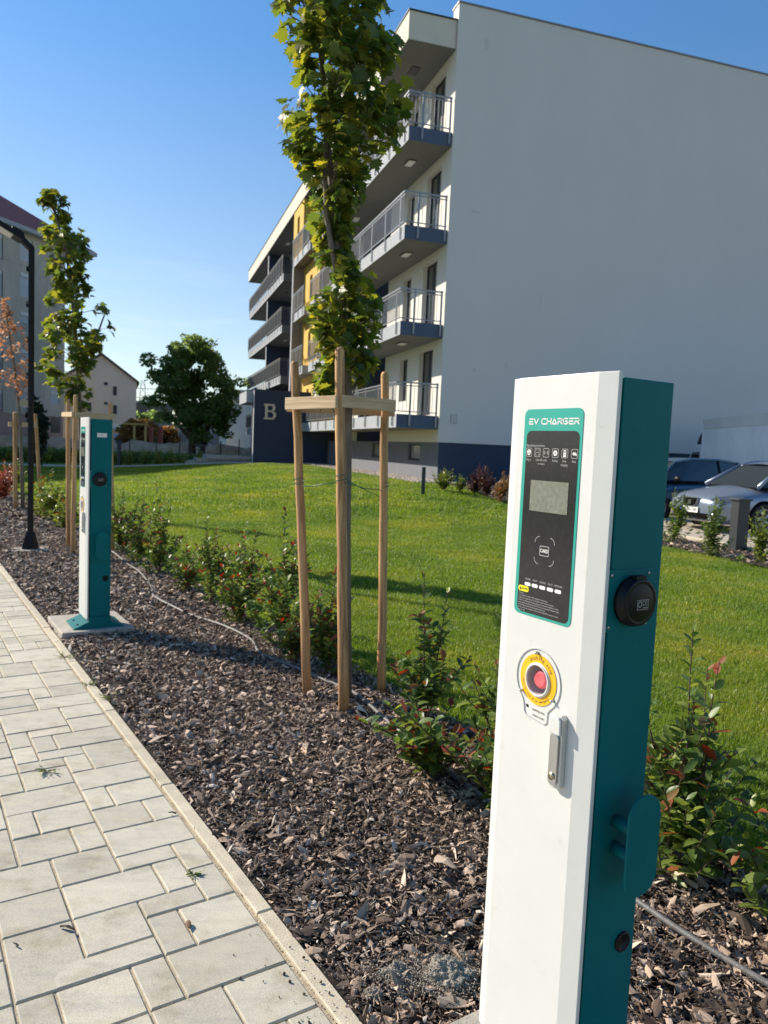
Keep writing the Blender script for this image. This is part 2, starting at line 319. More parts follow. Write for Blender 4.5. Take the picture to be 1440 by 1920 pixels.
# ------------------------------------------------------------------ mesh helpers
def rotz(a): return Matrix.Rotation(a, 4, 'Z')
class MB:
    def __init__(s): s.v = []; s.f = []; s.mi = []; s.sm = []
    def add(s, vs, fs, mi=0, sm=False, M=None):
        o = len(s.v)
        for p in vs:
            p = Vector(p); s.v.append(tuple(M @ p if M is not None else p))
        for f in fs: s.f.append([o + i for i in f]); s.mi.append(mi); s.sm.append(sm)
        return s
    def box(s, a, b, mi=0, M=None):
        x0, x1 = sorted((a[0], b[0])); y0, y1 = sorted((a[1], b[1])); z0, z1 = sorted((a[2], b[2]))
        vs = [(x0,y0,z0),(x1,y0,z0),(x1,y1,z0),(x0,y1,z0),(x0,y0,z1),(x1,y0,z1),(x1,y1,z1),(x0,y1,z1)]
        return s.add(vs, [(0,3,2,1),(4,5,6,7),(0,1,5,4),(1,2,6,5),(2,3,7,6),(3,0,4,7)], mi, False, M)
    def bevbox(s, a, b, e, mi=0, M=None):
        """box whose top edges (z max) are chamfered by e"""
        x0,x1=sorted((a[0],b[0])); y0,y1=sorted((a[1],b[1])); z0,z1=sorted((a[2],b[2]))
        vs=[(x0,y0,z0),(x1,y0,z0),(x1,y1,z0),(x0,y1,z0),(x0,y0,z1-e),(x1,y0,z1-e),(x1,y1,z1-e),(x0,y1,z1-e),(x0+e,y0+e,z1),(x1-e,y0+e,z1),(x1-e,y1-e,z1),(x0+e,y1-e,z1)]
        fs=[(0,1,5,4),(1,2,6,5),(2,3,7,6),(3,0,4,7),(4,5,9,8),(5,6,10,9),(6,7,11,10),(7,4,8,11),(8,9,10,11),(0,3,2,1)]
        return s.add(vs, fs, mi, False, M)
    def prism(s, poly, z0, z1, mi=0, M=None, sm=False):
        n = len(poly); vs = [(x, y, z0) for x, y in poly] + [(x, y, z1) for x, y in poly]
        fs = [tuple(range(n - 1, -1, -1)), tuple(range(n, 2 * n))]
        s.add(vs, fs, mi, False, M); o = len(s.v) - 2 * n
        for i in range(n):
            j = (i + 1) % n; s.f.append([o + i, o + j, o + n + j, o + n + i]); s.mi.append(mi); s.sm.append(sm)
        return s
    def tube(s, pts, rad, n=8, mi=0, cap=True, sm=True):
        pts = [Vector(p) for p in pts]
        if not hasattr(rad, '__len__'): rad = [rad] * len(pts)
        o = len(s.v); ref = None
        for i, p in enumerate(pts):
            d = (pts[min(i + 1, len(pts) - 1)] - pts[max(i - 1, 0)]).normalized()
            if ref is None: ref = Vector((1, 0, 0)) if abs(d.x) < 0.9 else Vector((0, 1, 0))
            a = (ref - d * ref.dot(d)).normalized(); b = d.cross(a); ref = a
            for k in range(n):
                q = 2 * math.pi * k / n
                s.v.append(tuple(p + (a * math.cos(q) + b * math.sin(q)) * rad[i]))
        for i in range(len(pts) - 1):
            for k in range(n):
                k2 = (k + 1) % n
                s.f.append([o + i*n + k, o + i*n + k2, o + (i+1)*n + k2, o + (i+1)*n + k]); s.mi.append(mi); s.sm.append(sm)
        if cap:
            s.f.append([o + k for k in range(n - 1, -1, -1)]); s.mi.append(mi); s.sm.append(False)
            e = o + (len(pts) - 1) * n; s.f.append([e + k for k in range(n)]); s.mi.append(mi); s.sm.append(False)
        return s
    def lathe(s, prof, n=24, mi=0, M=None, sm=True, cap=True):
        """prof: (radius, z) list, revolved about z"""
        o = len(s.v); m = len(prof)
        for r_, z in prof:
            for k in range(n):
                a = 2 * math.pi * k / n; p = Vector((r_ * math.cos(a), r_ * math.sin(a), z)); s.v.append(tuple(M @ p if M is not None else p))
        for i in range(m - 1):
            for k in range(n):
                k2 = (k + 1) % n; s.f.append([o+i*n+k, o+i*n+k2, o+(i+1)*n+k2, o+(i+1)*n+k]); s.mi.append(mi); s.sm.append(sm)
        if not cap: return s
        if prof[0][0] > 1e-6: s.f.append([o+k for k in range(n-1,-1,-1)]); s.mi.append(mi); s.sm.append(False)
        if prof[-1][0] > 1e-6: s.f.append([o+(m-1)*n+k for k in range(n)]); s.mi.append(mi); s.sm.append(False)
        return s
    def mesh(s, name, mats):
        me = bpy.data.meshes.new(name); me.from_pydata(s.v, [], s.f)
        for m in (mats if isinstance(mats, (list, tuple)) else [mats]): me.materials.append(m)
        me.polygons.foreach_set("material_index", s.mi); me.polygons.foreach_set("use_smooth", s.sm); me.update()
        return me
    def build(s, name, mats, parent=None, bevel=0.0, weld=False, **tags):
        o = bpy.data.objects.new(name, s.mesh(name, mats)); COL.objects.link(o)
        if parent is not None: o.parent = parent
        if bevel:
            md = o.modifiers.new("bevel", 'BEVEL'); md.width = bevel; md.segments = 2; md.limit_method = 'ANGLE'; md.angle_limit = R(30); md.harden_normals = False
        for k, v in tags.items(): o[k] = v
        return o
def tag(o, label=None, cat=None, group=None, kind=None):
    if label: o["label"] = label
    if cat: o["category"] = cat
    if group: o["group"] = group
    if kind: o["kind"] = kind
    return o
def empty(name, loc=(0, 0, 0), rz=0.0, label=None, cat=None, group=None, kind=None):
    o = bpy.data.objects.new(name, None); COL.objects.link(o); o.location = loc; o.rotation_euler = (0, 0, rz); o.empty_display_size = 0.1
    return tag(o, label, cat, group, kind)
def mobj(name, me, parent=None, M=None):
    o = bpy.data.objects.new(name, me); COL.objects.link(o)
    if parent is not None: o.parent = parent
    if M is not None: o.matrix_local = M
    return o
_fontcache = {}
def text(name, s, size, M, mat, parent, ext=0.0003, align='CENTER', bold=0.0, sx=1.0):
    key = (s, round(size, 5), align, bold, mat.name, sx, ext)
    if key not in _fontcache:
        c = bpy.data.curves.new(name, 'FONT'); c.body = s; c.size = size; c.extrude = ext; c.align_x = align; c.align_y = 'CENTER'; c.offset = bold; c.resolution_u = 2
        t = bpy.data.objects.new("tmp", c); COL.objects.link(t); dg = bpy.context.evaluated_depsgraph_get(); dg.update()
        me = bpy.data.meshes.new_from_object(t.evaluated_get(dg)); bpy.data.objects.remove(t)
        me.transform(Matrix.Diagonal((sx, 1, 1, 1))); me.materials.clear(); me.materials.append(mat); me.name = name; _fontcache[key] = me
    return mobj(name, _fontcache[key], parent, M)
def axes(o, x, y, z):
    return Matrix(((x[0], y[0], z[0], o[0]), (x[1], y[1], z[1], o[1]), (x[2], y[2], z[2], o[2]), (0, 0, 0, 1)))
def rrect(w, h, r, n=5, cx=0, cy=0):
    pts = []
    for qx, qy, a0 in ((w/2-r, h/2-r, 0), (-w/2+r, h/2-r, 90), (-w/2+r, -h/2+r, 180), (w/2-r, -h/2+r, 270)):
        for i in range(n + 1):
            a = R(a0 + 90 * i / n); pts.append((cx + qx + r * math.cos(a), cy + qy + r * math.sin(a)))
    return pts
def ring_pts(poly, w):
    """offset closed outline inward about its centroid"""
    cx = sum(p[0] for p in poly) / len(poly); cy = sum(p[1] for p in poly) / len(poly)
    hx = max(abs(p[0] - cx) for p in poly); hy = max(abs(p[1] - cy) for p in poly)
    return [(cx + (p[0] - cx) * (hx - w) / hx, cy + (p[1] - cy) * (hy - w) / hy) for p in poly]
def outline(mb, poly, w, z0, z1, mi=0, M=None):
    inn = ring_pts(poly, w); n = len(poly)
    for i in range(n):
        j = (i + 1) % n
        mb.add([(*poly[i], z0), (*poly[j], z0), (*inn[j], z0), (*inn[i], z0), (*poly[i], z1), (*poly[j], z1), (*inn[j], z1), (*inn[i], z1)],
               [(4, 5, 6, 7), (0, 1, 5, 4), (3, 2, 6, 7)[::-1]], mi, False, M)

# ------------------------------------------------------------------ numpy foliage
def tmpl(verts, tris):
    return np.array(verts, float), np.array(tris, int)
def maple_leaf(bend=0.25, fold=0.12):
    # outline of half a five-lobed leaf in (x, y); mirrored; slightly folded and drooping
    half = [(0.0, -0.02), (0.10, 0.05), (0.34, -0.02), (0.30, 0.14), (0.52, 0.22), (0.40, 0.34), (0.58, 0.52), (0.38, 0.50), (0.30, 0.62), (0.17, 0.55), (0.20, 0.76), (0.10, 0.74), (0.0, 1.0)]
    v = [(0, 0.30)]; o = half + [(-x, y) for x, y in half[-2:0:-1]]
    v += o; n = len(o); t = [(0, 1 + i, 1 + (i + 1) % n) for i in range(n)]
    vv = [(x, y, fold * abs(x) - bend * (y - 0.3) ** 2 - 0.10 * max(0, abs(x) - 0.3)) for x, y in v]
    return tmpl(vv, t)
def oval_leaf(bend=0.35, fold=0.35, w=0.25):
    ys = [0, 0.22, 0.5, 0.78, 1.0]; ws = [0.02, 0.8, 1.0, 0.72, 0.0]
    v = []; 
    for y, q in zip(ys, ws):
        z = -bend * y * y * 0.5
        v += [(0, y, z), (w * q, y, z + fold * w * q), (-w * q, y, z + fold * w * q)]
    t = []
    for i in range(4):
        a = 3 * i; b = a + 3
        t += [(a, a+1, b+1), (a, b+1, b), (a, b, b+2), (a, b+2, a+2)]
    return tmpl(v, t)
MAPLES = [maple_leaf(0.2, 0.15), maple_leaf(0.5, 0.3), maple_leaf(-0.15, 0.35), maple_leaf(0.7, 0.05), maple_leaf(0.3, -0.15)]
OVALS = [oval_leaf(0.3, 0.35), oval_leaf(0.8, 0.5), oval_leaf(0.1, 0.15, 0.24), oval_leaf(0.6, 0.25, 0.17)]
QUADL = [tmpl([(0,0,0),(0.45,0.5,0.12),(0,1,-0.1),(-0.45,0.5,0.12)], [(0,1,3),(1,2,3)])]
def frames(d, up):
    """rotation matrices with y=d, z~up"""
    d = d / np.linalg.norm(d, axis=1, keepdims=True)
    x = np.cross(d, up); l = np.linalg.norm(x, axis=1, keepdims=True); l[l < 1e-6] = 1; x /= l
    z = np.cross(x, d)
    return np.stack([x, d, z], axis=2)
def cloud_mesh(name, mat, pos, Rm, size, templates, smooth=True):
    k = rng.integers(0, len(templates), len(pos)); V = []; T = []; Rd = []; off = 0
    rnd = rng.random(len(pos))
    for ti, (tv, tt) in enumerate(templates):
        idx = np.where(k == ti)[0]
        if not len(idx): continue
        vv = np.einsum('nij,vj->nvi', Rm[idx], tv) * size[idx, None, None] + pos[idx, None, :]
        V.append(vv.reshape(-1, 3)); nv = len(tv)
        tr = (tt[None] + (np.arange(len(idx)) * nv)[:, None, None] + off).reshape(-1, 3); T.append(tr)
        Rd.append(np.repeat(rnd[idx], len(tt))); off += len(idx) * nv
    V = np.concatenate(V); T = np.concatenate(T); Rd = np.concatenate(Rd)
    me = bpy.data.meshes.new(name); me.vertices.add(len(V)); me.vertices.foreach_set("co", V.ravel())
    me.loops.add(len(T) * 3); me.loops.foreach_set("vertex_index", T.ravel())
    me.polygons.add(len(T)); me.polygons.foreach_set("loop_start", np.arange(len(T)) * 3); me.polygons.foreach_set("loop_total", np.full(len(T), 3))
    me.polygons.foreach_set("use_smooth", np.full(len(T), smooth)); me.update(calc_edges=True)
    at_ = me.attributes.new("rnd", 'FLOAT', 'FACE'); at_.data.foreach_set("value", Rd.astype(np.float32))
    me.materials.append(mat); return me
_leafmesh = {}
def leaf_meshes(templates, mat, key):
    k = (key, mat.name)
    if k not in _leafmesh:
        out = []
        for i, (tv, tt) in enumerate(templates):
            me = bpy.data.meshes.new("leaf"); me.from_pydata([tuple(v) for v in tv], [], [tuple(int(q) for q in t) for t in tt])
            me.polygons.foreach_set("use_smooth", [True] * len(tt)); me.materials.append(mat); out.append(me)
        _leafmesh[k] = out
    return _leafmesh[k]
def leaf_objects(pos, Rm, size, templates, mat, key, parent):
    ms = leaf_meshes(templates, mat, key)
    for i in range(len(pos)):
        o = bpy.data.objects.new("leaf", random.choice(ms)); COL.objects.link(o); o.parent = parent
        m = Matrix([list(Rm[i][0] * size[i]) + [pos[i][0]], list(Rm[i][1] * size[i]) + [pos[i][1]], list(Rm[i][2] * size[i]) + [pos[i][2]], [0, 0, 0, 1]])
        o.matrix_local = m

def scatter(name, pts, rots, scl, sources, label=None, parent=None):
    me = bpy.data.meshes.new(name); me.from_pydata([tuple(p) for p in pts], [], [])
    a = me.attributes.new("rot", 'FLOAT_VECTOR', 'POINT'); a.data.foreach_set("vector", np.asarray(rots, np.float32).ravel())
    a = me.attributes.new("scl", 'FLOAT_VECTOR', 'POINT'); a.data.foreach_set("vector", np.asarray(scl, np.float32).ravel())
    o = bpy.data.objects.new(name, me); COL.objects.link(o)
    if parent is not None: o.parent = parent
    c = bpy.data.collections.new(name + "_source")
    for s in sources: c.objects.link(s)
    ng = bpy.data.node_groups.new(name, 'GeometryNodeTree')
    ng.interface.new_socket("Geometry", in_out='INPUT', socket_type='NodeSocketGeometry')
    ng.interface.new_socket("Geometry", in_out='OUTPUT', socket_type='NodeSocketGeometry')
    N = ng.nodes; gi = N.new("NodeGroupInput"); go = N.new("NodeGroupOutput")
    ip = N.new("GeometryNodeInstanceOnPoints"); ci = N.new("GeometryNodeCollectionInfo"); ci.inputs["Collection"].default_value = c
    ci.inputs["Separate Children"].default_value = True; ci.inputs["Reset Children"].default_value = True
    na = N.new("GeometryNodeInputNamedAttribute"); na.data_type = 'FLOAT_VECTOR'; na.inputs["Name"].default_value = "rot"
    nb = N.new("GeometryNodeInputNamedAttribute"); nb.data_type = 'FLOAT_VECTOR'; nb.inputs["Name"].default_value = "scl"
    er = N.new("FunctionNodeEulerToRotation"); ip.inputs["Pick Instance"].default_value = True
    K = ng.links.new
    K(gi.outputs[0], ip.inputs["Points"]); K(ci.outputs[0], ip.inputs["Instance"]); K(na.outputs["Attribute"], er.inputs[0]); K(er.outputs[0], ip.inputs["Rotation"]); K(nb.outputs["Attribute"], ip.inputs["Scale"]); K(ip.outputs[0], go.inputs[0])
    md = o.modifiers.new("scatter", 'NODES'); md.node_group = ng
    o["kind"] = "stuff"
    if label: o["label"] = label
    return o

# ================================================================== GROUND
def sheet(name, xs, ys, frame, zoff, mat, keep=None, noise_amp=0.0, terr=True, kind="structure"):
    """grid in a local frame -> world mesh following the terrain"""
    X, Y = np.meshgrid(xs, ys, indexing='ij'); pts = frame(X, Y)
    Z = (terrain(pts[0], pts[1]) if terr else 0 * pts[0]) + zoff
    if noise_amp: Z = Z + rng.normal(0, noise_amp, Z.shape)
    V = np.stack([pts[0], pts[1], Z], -1).reshape(-1, 3); nx, ny = X.shape; F = []
    for i in range(nx - 1):
        for j in range(ny - 1):
            a = i * ny + j
            cx = V[a][0] / 2 + V[a + ny + 1][0] / 2; cy = V[a][1] / 2 + V[a + ny + 1][1] / 2
            if keep is None or keep(cx, cy): F.append((a, a + ny, a + ny + 1, a + 1))
    me = bpy.data.meshes.new(name); me.from_pydata([tuple(v) for v in V], [], F); me.materials.append(mat)
    me.polygons.foreach_set("use_smooth", [True] * len(F)); me.update()
    # upward normals
    if len(F) and me.polygons[0].normal.z < 0: me.flip_normals()
    o = bpy.data.objects.new(name, me); COL.objects.link(o); o["kind"] = kind; return o
path_fr = lambda t, s: (PO.x + PN.x * t + PE.x * s, PO.y + PN.y * t + PE.y * s)
bld_fr = lambda u, v: (BC.x + BU.x * u + BV.x * v, BC.y + BU.y * u + BV.y * v)
g = MB().add([(-900, -60, -0.12), (900, -60, -0.12), (900, 1500, -0.12), (-900, 1500, -0.12)], [(0, 1, 2, 3)]).build("ground", earth_m); g["kind"] = "structure"
LAWN_FAR = lambda x: 36.4 + (x + 6.5) * 0.27
sheet("lawn", np.concatenate([np.arange(1.53, 12, 0.35), np.arange(12, 60, 0.8)]), np.concatenate([np.arange(-14, 12, 0.4), np.arange(12, 60, 0.8)]), path_fr, 0.0, lawn_m,
      keep=lambda x, y: y < LAWN_FAR(x) + 0.5 and not (uv_of(x, y)[0] > 0.3 and uv_of(x, y)[1] < -0.2))
# soil under the path side as well
bed = sheet("mulch_bed", np.arange(0.0, 1.56, 0.03), np.arange(-1.5, 26, 0.05), path_fr, -0.012, bark_base, noise_amp=0.005)
# far walkway, verge, parking, gravel strips
sheet("walkway", np.arange(-40, 12, 1.0), [0, 2.2], lambda a, b: (a, LAWN_FAR(a) + b * 0.96), 0.03, path_m)
sheet("verge", np.arange(-60, 8, 1.0), [2.2, 9, 20], lambda a, b: (a, LAWN_FAR(a) + b), 0.02, lawn_m)
sheet("parking_bay", np.arange(-30, 0.01, 1.0), np.arange(-30, -0.84, 1.0), bld_fr, 0.03, park_m)
sheet("parking_mulch_strip", np.arange(-30, -1.1, 0.4), [-0.86, -0.4, 0.05, 0.46], bld_fr, 0.014, bark_base, noise_amp=0.006)
gs = sheet("gravel_strip", np.arange(-1.6, 16, 0.4), [-0.1, 0.4, 0.9, 1.35], bld_fr, 0.03, gravel_base)
sheet("gravel_border", [-1.6, -1.0, -0.4, 0.02], np.arange(-12, -0.05, 0.5), bld_fr, 0.034, gravel_base)

# kerb along the parking
kp = empty("parking_kerb", Bp(0, 0), BA, kind="structure")
for i in range(14):
    MB().bevbox((0.80, -22 + i * 1.5, -0.1), (0.90, -20.51 + i * 1.5, 0.075), 0.01).build("kerb_stone", kerb_m, kp)

# ------------------------------------------------------------------ paved path
pav = empty("pavement", PO, PA, kind="structure")
MB().box((-7, -2.5, -0.10), (-0.005, 26, -0.0065)).build("joint_sand", sand, pav)
ker = empty("kerb", PO, PA, kind="structure")
for i in range(27):
    s0 = -1.46 + i * 1.0 + (0.0)
    j = random.uniform(-0.003, 0.003)
    MB().bevbox((-0.048 + j, s0 + 0.002, -0.15), (0.004 + j, s0 + 0.998, 0.006 + random.uniform(-0.002, 0.002)), 0.004).build("kerb_stone", kerb_m, ker)
MOD = 0.0963
occ = {}
pieces = []
def put(i, j, w, h):
    for a in range(w):
        for b in range(h): occ[(i + a, j + b)] = 1
    pieces.append((i, j, w, h))
for q in [(0,0,2,2),(0,2,3,2),(0,4,2,2),(2,4,1,2),(3,4,3,1),(3,5,2,2),(5,4,2,3),(1,6,2,1),(0,6,1,2),(0,8,1,2),(1,7,1,2),(2,7,3,2),(1,9,2,1),(0,10,3,2),(0,18,2,3),(0,21,3,2),(4,2,2,2),(3,9,2,2),(0,12,1,2),(1,12,2,2),(2,0,2,2)]:
    put(*q)
SIZES = [(3, 2), (3, 2), (2, 2), (2, 2), (1, 2), (3, 1), (2, 1), (3, 3), (2, 3)]
rp = random.Random(11)
for j in range(-9, 150):
    imax = 26
    for i in range(0, imax):
        if (i, j) in occ: continue
        w0, h0 = None, None
        for w_, h_ in rp.sample(SIZES, len(SIZES)) + [(1, 1)]:
            if all((i + a, j + b) not in occ for a in range(w_) for b in range(h_)): w0, h0 = w_, h_; break
        put(i, j, w0, h0)
vis = []
def proj(p):
    d = Vector(p) - Vector((0, 0, CAM_H)); z = d.dot(_f)
    if z < 0.2: return None
    return CX + F_PX * d.dot(_rt) / z, CY - F_PX * d.dot(_up) / z, z
pav_mesh = {}
n_obj = 0; rest = MB()
def in_view(p, mrg=150):
    q = proj(p); return q is not None and -mrg < q[0] < 1440 + mrg and -mrg < q[1] < 1920 + mrg
order = sorted(pieces, key=lambda q: (P(0.11 + (q[1] + q[3] / 2) * MOD, -0.058 - (q[0] + q[2] / 2) * MOD) - Vector((0, 0, 0))).length)
for (i, j, w_, h_) in order:
    c = P(0.11 + (j + h_ / 2) * MOD, -0.058 - (i + w_ / 2) * MOD)
    lc = (-0.058 - (i + w_ / 2) * MOD, 0.11 + (j + h_ / 2) * MOD)
    if in_view(c) and n_obj < 285:
        key = (w_, h_, rp.randint(0, 2))
        if key not in pav_mesh:
            hw, hh = w_ * MOD / 2 - 0.0034, h_ * MOD / 2 - 0.0030
            m_ = MB(); m_.bevbox((-hw, -hh, -0.06), (hw, hh, 0), 0.0035); pav_mesh[key] = m_.mesh("paver", paver_m)
        o = mobj("paver", pav_mesh[key], pav, Matrix.Translation((lc[0], lc[1], rp.uniform(-0.0015, 0.0015))) @ Euler((rp.gauss(0, .004), rp.gauss(0, .004), rp.gauss(0, .003))).to_matrix().to_4x4())
        n_obj += 1
    else:
        hw, hh = w_ * MOD / 2 - 0.0034, h_ * MOD / 2 - 0.0030
        rest.bevbox((lc[0] - hw, lc[1] - hh, -0.06), (lc[0] + hw, lc[1] + hh, 0), 0.0035)
# the pavement runs on beyond what can be told apart
rest.box((-7, 0.11 + 152 * MOD, -0.06), (-0.058, 26, 0)).box((-7, -2.5, -0.06), (-0.058 - 29 * MOD, 0.11 + 152 * MOD, 0))
rest.build("far_paving", paver_m, pav)["kind"] = "stuff"

# ------------------------------------------------------------------ bark mulch
def chip(l, w, t, bend, twist, seed):
    r_ = random.Random(seed); vs = []; fs = []; n = 3
    for i in range(n):
        y = (i / (n - 1) - 0.5) * l; k = 1 - 0.45 * abs(2 * i / (n - 1) - 1) * r_.uniform(0.3, 1.2); z = bend * (1 - (2 * i / (n - 1) - 1) ** 2) * l
        ww = w * k / 2; tw = twist * (i - 1)
        for sx, sz in ((-1, 0), (0, 0.55), (1, 0), (0, -0.5)):
            x = sx * ww * r_.uniform(.8, 1.15); zz = sz * t + abs(sx) * 0.0
            vs.append((x * math.cos(tw) - zz * math.sin(tw), y + r_.uniform(-.06, .06) * l, z + x * math.sin(tw) + zz * math.cos(tw)))
    for i in range(n - 1):
        for k in range(4):
            k2 = (k + 1) % 4; fs.append((i*4+k, i*4+k2, (i+1)*4+k2, (i+1)*4+k))
    fs += [(3, 2, 1, 0), (8, 9, 10, 11)]
    m_ = MB(); m_.add(vs, fs); me = m_.mesh("bark_chip", chip_m)
    return bpy.data.objects.new("bark_chip", me)
chips = [chip(random.uniform(.8, 1.2), random.choice([.09, .14, .2, .28, .4, .6]) * random.uniform(.8, 1.2), random.uniform(.05, .14), random.uniform(-.2, .34), random.uniform(-.9, .9), 50 + i) for i in range(24)]
pts = []; rots = []; scs = []
def add_chips(n, s0, s1, t0, t1, smin, smax, zmax, z0=0.0):
    s = rng.uniform(s0, s1, n); t = rng.uniform(t0, t1, n)
    x = PO.x + PE.x * s + PN.x * t; y = PO.y + PE.y * s + PN.y * t
    z = z0 + rng.uniform(0, 1, n) ** 1.3 * zmax
    edge = np.clip((t + 0.0) / 0.12, 0.25, 1); z *= edge
    pts.append(np.stack([x, y, z], 1)); rots.append(np.stack([rng.normal(0, .45, n), rng.normal(0, .6, n), rng.uniform(0, 6.28, n)], 1))
    k = rng.uniform(0, 1, n) ** 2.6 * (smax - smin) + smin; scs.append(np.stack([k, k * rng.uniform(.8, 1.5, n), k], 1))
add_chips(62000, -1.3, 4.2, 0.016, 1.56, 0.010, 0.046, 0.026)
add_chips(30000, -1.3, 3.2, 0.012, 1.54, 0.006, 0.018, 0.030)
add_chips(2400, -1.3, 3.0, 0.02, 1.54, 0.030, 0.075, 0.034)
add_chips(42000, 4.2, 11.0, 0.016, 1.56, 0.016, 0.060, 0.03)
add_chips(12000, 11.0, 25.0, 0.02, 1.56, 0.04, 0.10, 0.03)
add_chips(160, -1.3, 6, -0.055, 0.02, 0.008, 0.022, 0.012, 0.006)
mulch = scatter("bark_mulch", np.concatenate(pts), np.concatenate(rots), np.concatenate(scs), chips, "dark brown bark mulch chips filling the planting bed")
# parking strip mulch
n = 9000; u = rng.uniform(-28, -1.3, n); v = rng.uniform(-0.8, 0.44, n)
x = BC.x + BU.x * u + BV.x * v; y = BC.y + BU.y * u + BV.y * v
k = rng.uniform(.03, .09, n)
scatter("parking_strip_mulch", np.stack([x, y, terrain(x, y) + rng.uniform(0.01, 0.05, n)], 1), np.stack([rng.normal(0, .4, n), rng.normal(0, .4, n), rng.uniform(0, 6.28, n)], 1), np.stack([k, k, k], 1), [c.copy() for c in chips], "brown bark mulch along the parking kerb")
# gravel stones
def pebble(seed, mat):
    bm = bmesh.new(); bmesh.ops.create_icosphere(bm, subdivisions=1, radius=0.5); r_ = random.Random(seed)
    for v_ in bm.verts: v_.co = v_.co * r_.uniform(.7, 1.15); v_.co.z *= 0.65
    me = bpy.data.meshes.new("pebble"); bm.to_mesh(me); bm.free(); me.materials.append(mat); return bpy.data.objects.new("pebble", me)
n = 9000; u = rng.uniform(-1.6, 15.5, n); v = rng.uniform(0.0, 1.33, n)
m2 = rng.random(n) < 0.3; u = np.where(m2, rng.uniform(-1.55, -0.05, n), u); v = np.where(m2, rng.uniform(-11, 1.3, n), v)
x = BC.x + BU.x * u + BV.x * v; y = BC.y + BU.y * u + BV.y * v; k = rng.uniform(.04, .10, n)
peb_m = simple("pale_pebble", (0.50, 0.42, 0.34), 0.8, 0, 0.2, 3, objvar=0.3)
scatter("gravel", np.stack([x, y, terrain(x, y) + 0.035], 1), rng.uniform(0, 6.28, (n, 3)), np.stack([k, k, k], 1), [pebble(i, peb_m) for i in range(4)], "pale gravel in the strip along the apartment building")

# ------------------------------------------------------------------ grass
def tuft(nb, rad, hmin, hmax, w, seed):
    r_ = np.random.default_rng(seed); V = []; F = []; Rn = []
    for i in range(nb):
        a = r_.uniform(0, 6.28); d = rad * math.sqrt(r_.random()); bx, by = d * math.cos(a), d * math.sin(a)
        h = r_.uniform(hmin, hmax); az = r_.uniform(0, 6.28); lean = r_.uniform(0.1, 0.75) * h; dx, dy = math.cos(az) * lean, math.sin(az) * lean
        px, py = -math.sin(az + r_.normal(0, .6)) * w / 2, math.cos(az) * w / 2; o = len(V)
        V += [(bx - px, by - py, -0.01), (bx + px, by + py, -0.01), (bx + px * .8 + dx * .35, by + py * .8 + dy * .35, h * .6), (bx - px * .8 + dx * .35, by - py * .8 + dy * .35, h * .6), (bx + dx, by + dy, h)]
        F += [(o, o+1, o+2, o+3), (o+3, o+2, o+4)]; q = r_.random(); Rn += [q, q]
    me = bpy.data.meshes.new("grass_tuft"); me.from_pydata(V, [], F); me.materials.append(blade_m)
    a_ = me.attributes.new("rnd", 'FLOAT', 'FACE'); a_.data.foreach_set("value", np.array(Rn, np.float32)); me.update()
    return bpy.data.objects.new("grass_tuft", me)
def lawn_ok(x, y):
    s, t = st_of(x, y); u, v = uv_of(x, y)
    return (t > 1.53) & (y < LAWN_FAR(x) - 0.02) & ~((u < -1.0) & (v < 0.5)) & ~((u > -1.65) & (v < 1.38))
def grass(name, n, s0, s1, t0, t1, srcs, dmin, dmax, k0, k1, label):
    s = rng.uniform(s0, s1, n); t = rng.uniform(t0, t1, n); x = PO.x + PE.x * s + PN.x * t; y = PO.y + PE.y * s + PN.y * t
    d = np.hypot(x, y); ang = np.abs(x / np.maximum(y, .1)); ok = lawn_ok(x, y) & (d > dmin) & (d < dmax) & (ang < 0.62) & (y > 0)
    x = x[ok]; y = y[ok]; m_ = len(x); k = rng.uniform(k0, k1, m_)
    print(name, m_)
    return scatter(name, np.stack([x, y, terrain(x, y)], 1), np.stack([np.zeros(m_), np.zeros(m_), rng.uniform(0, 6.28, m_)], 1), np.stack([k, k, k * rng.uniform(.8, 1.2, m_)], 1), srcs, label)
near_t = [tuft(190, 0.13, 0.014, 0.038, 0.0030, i) for i in range(5)]
mid_t = [tuft(160, 0.22, 0.018, 0.042, 0.0055, 20 + i) for i in range(4)]
far_t = [tuft(130, 0.42, 0.03, 0.06, 0.012, 40 + i) for i in range(4)]
grass("near_grass", 9000, -4, 7, 1.56, 9.5, near_t, 2.0, 7.5, .8, 1.25, "fresh green lawn blades nearest the mulch bed")
grass("mid_grass", 16000, -9, 16, 1.56, 17, mid_t, 7.3, 15.5, .8, 1.2, "fresh green lawn grass in the middle of the lawn")
grass("far_grass", 24000, -10, 50, 1.6, 40, far_t, 15, 48, .8, 1.2, "green lawn grass stretching to the apartment building")

# lawn edging strip
eg = MB()
for i in range(40):
    eg.box((1.525, -2 + i * 0.5, -0.05), (1.532, -1.5 + i * 0.5, 0.012 + random.uniform(-.008, .006)))
tag(eg.build("lawn_edging", simple("edging_plastic", (0.10, 0.115, 0.13), 0.6)), "thin grey plastic edging strip between lawn and mulch", "edging").location = PO
bpy.data.objects["lawn_edging"].rotation_euler = (0, 0, PA)

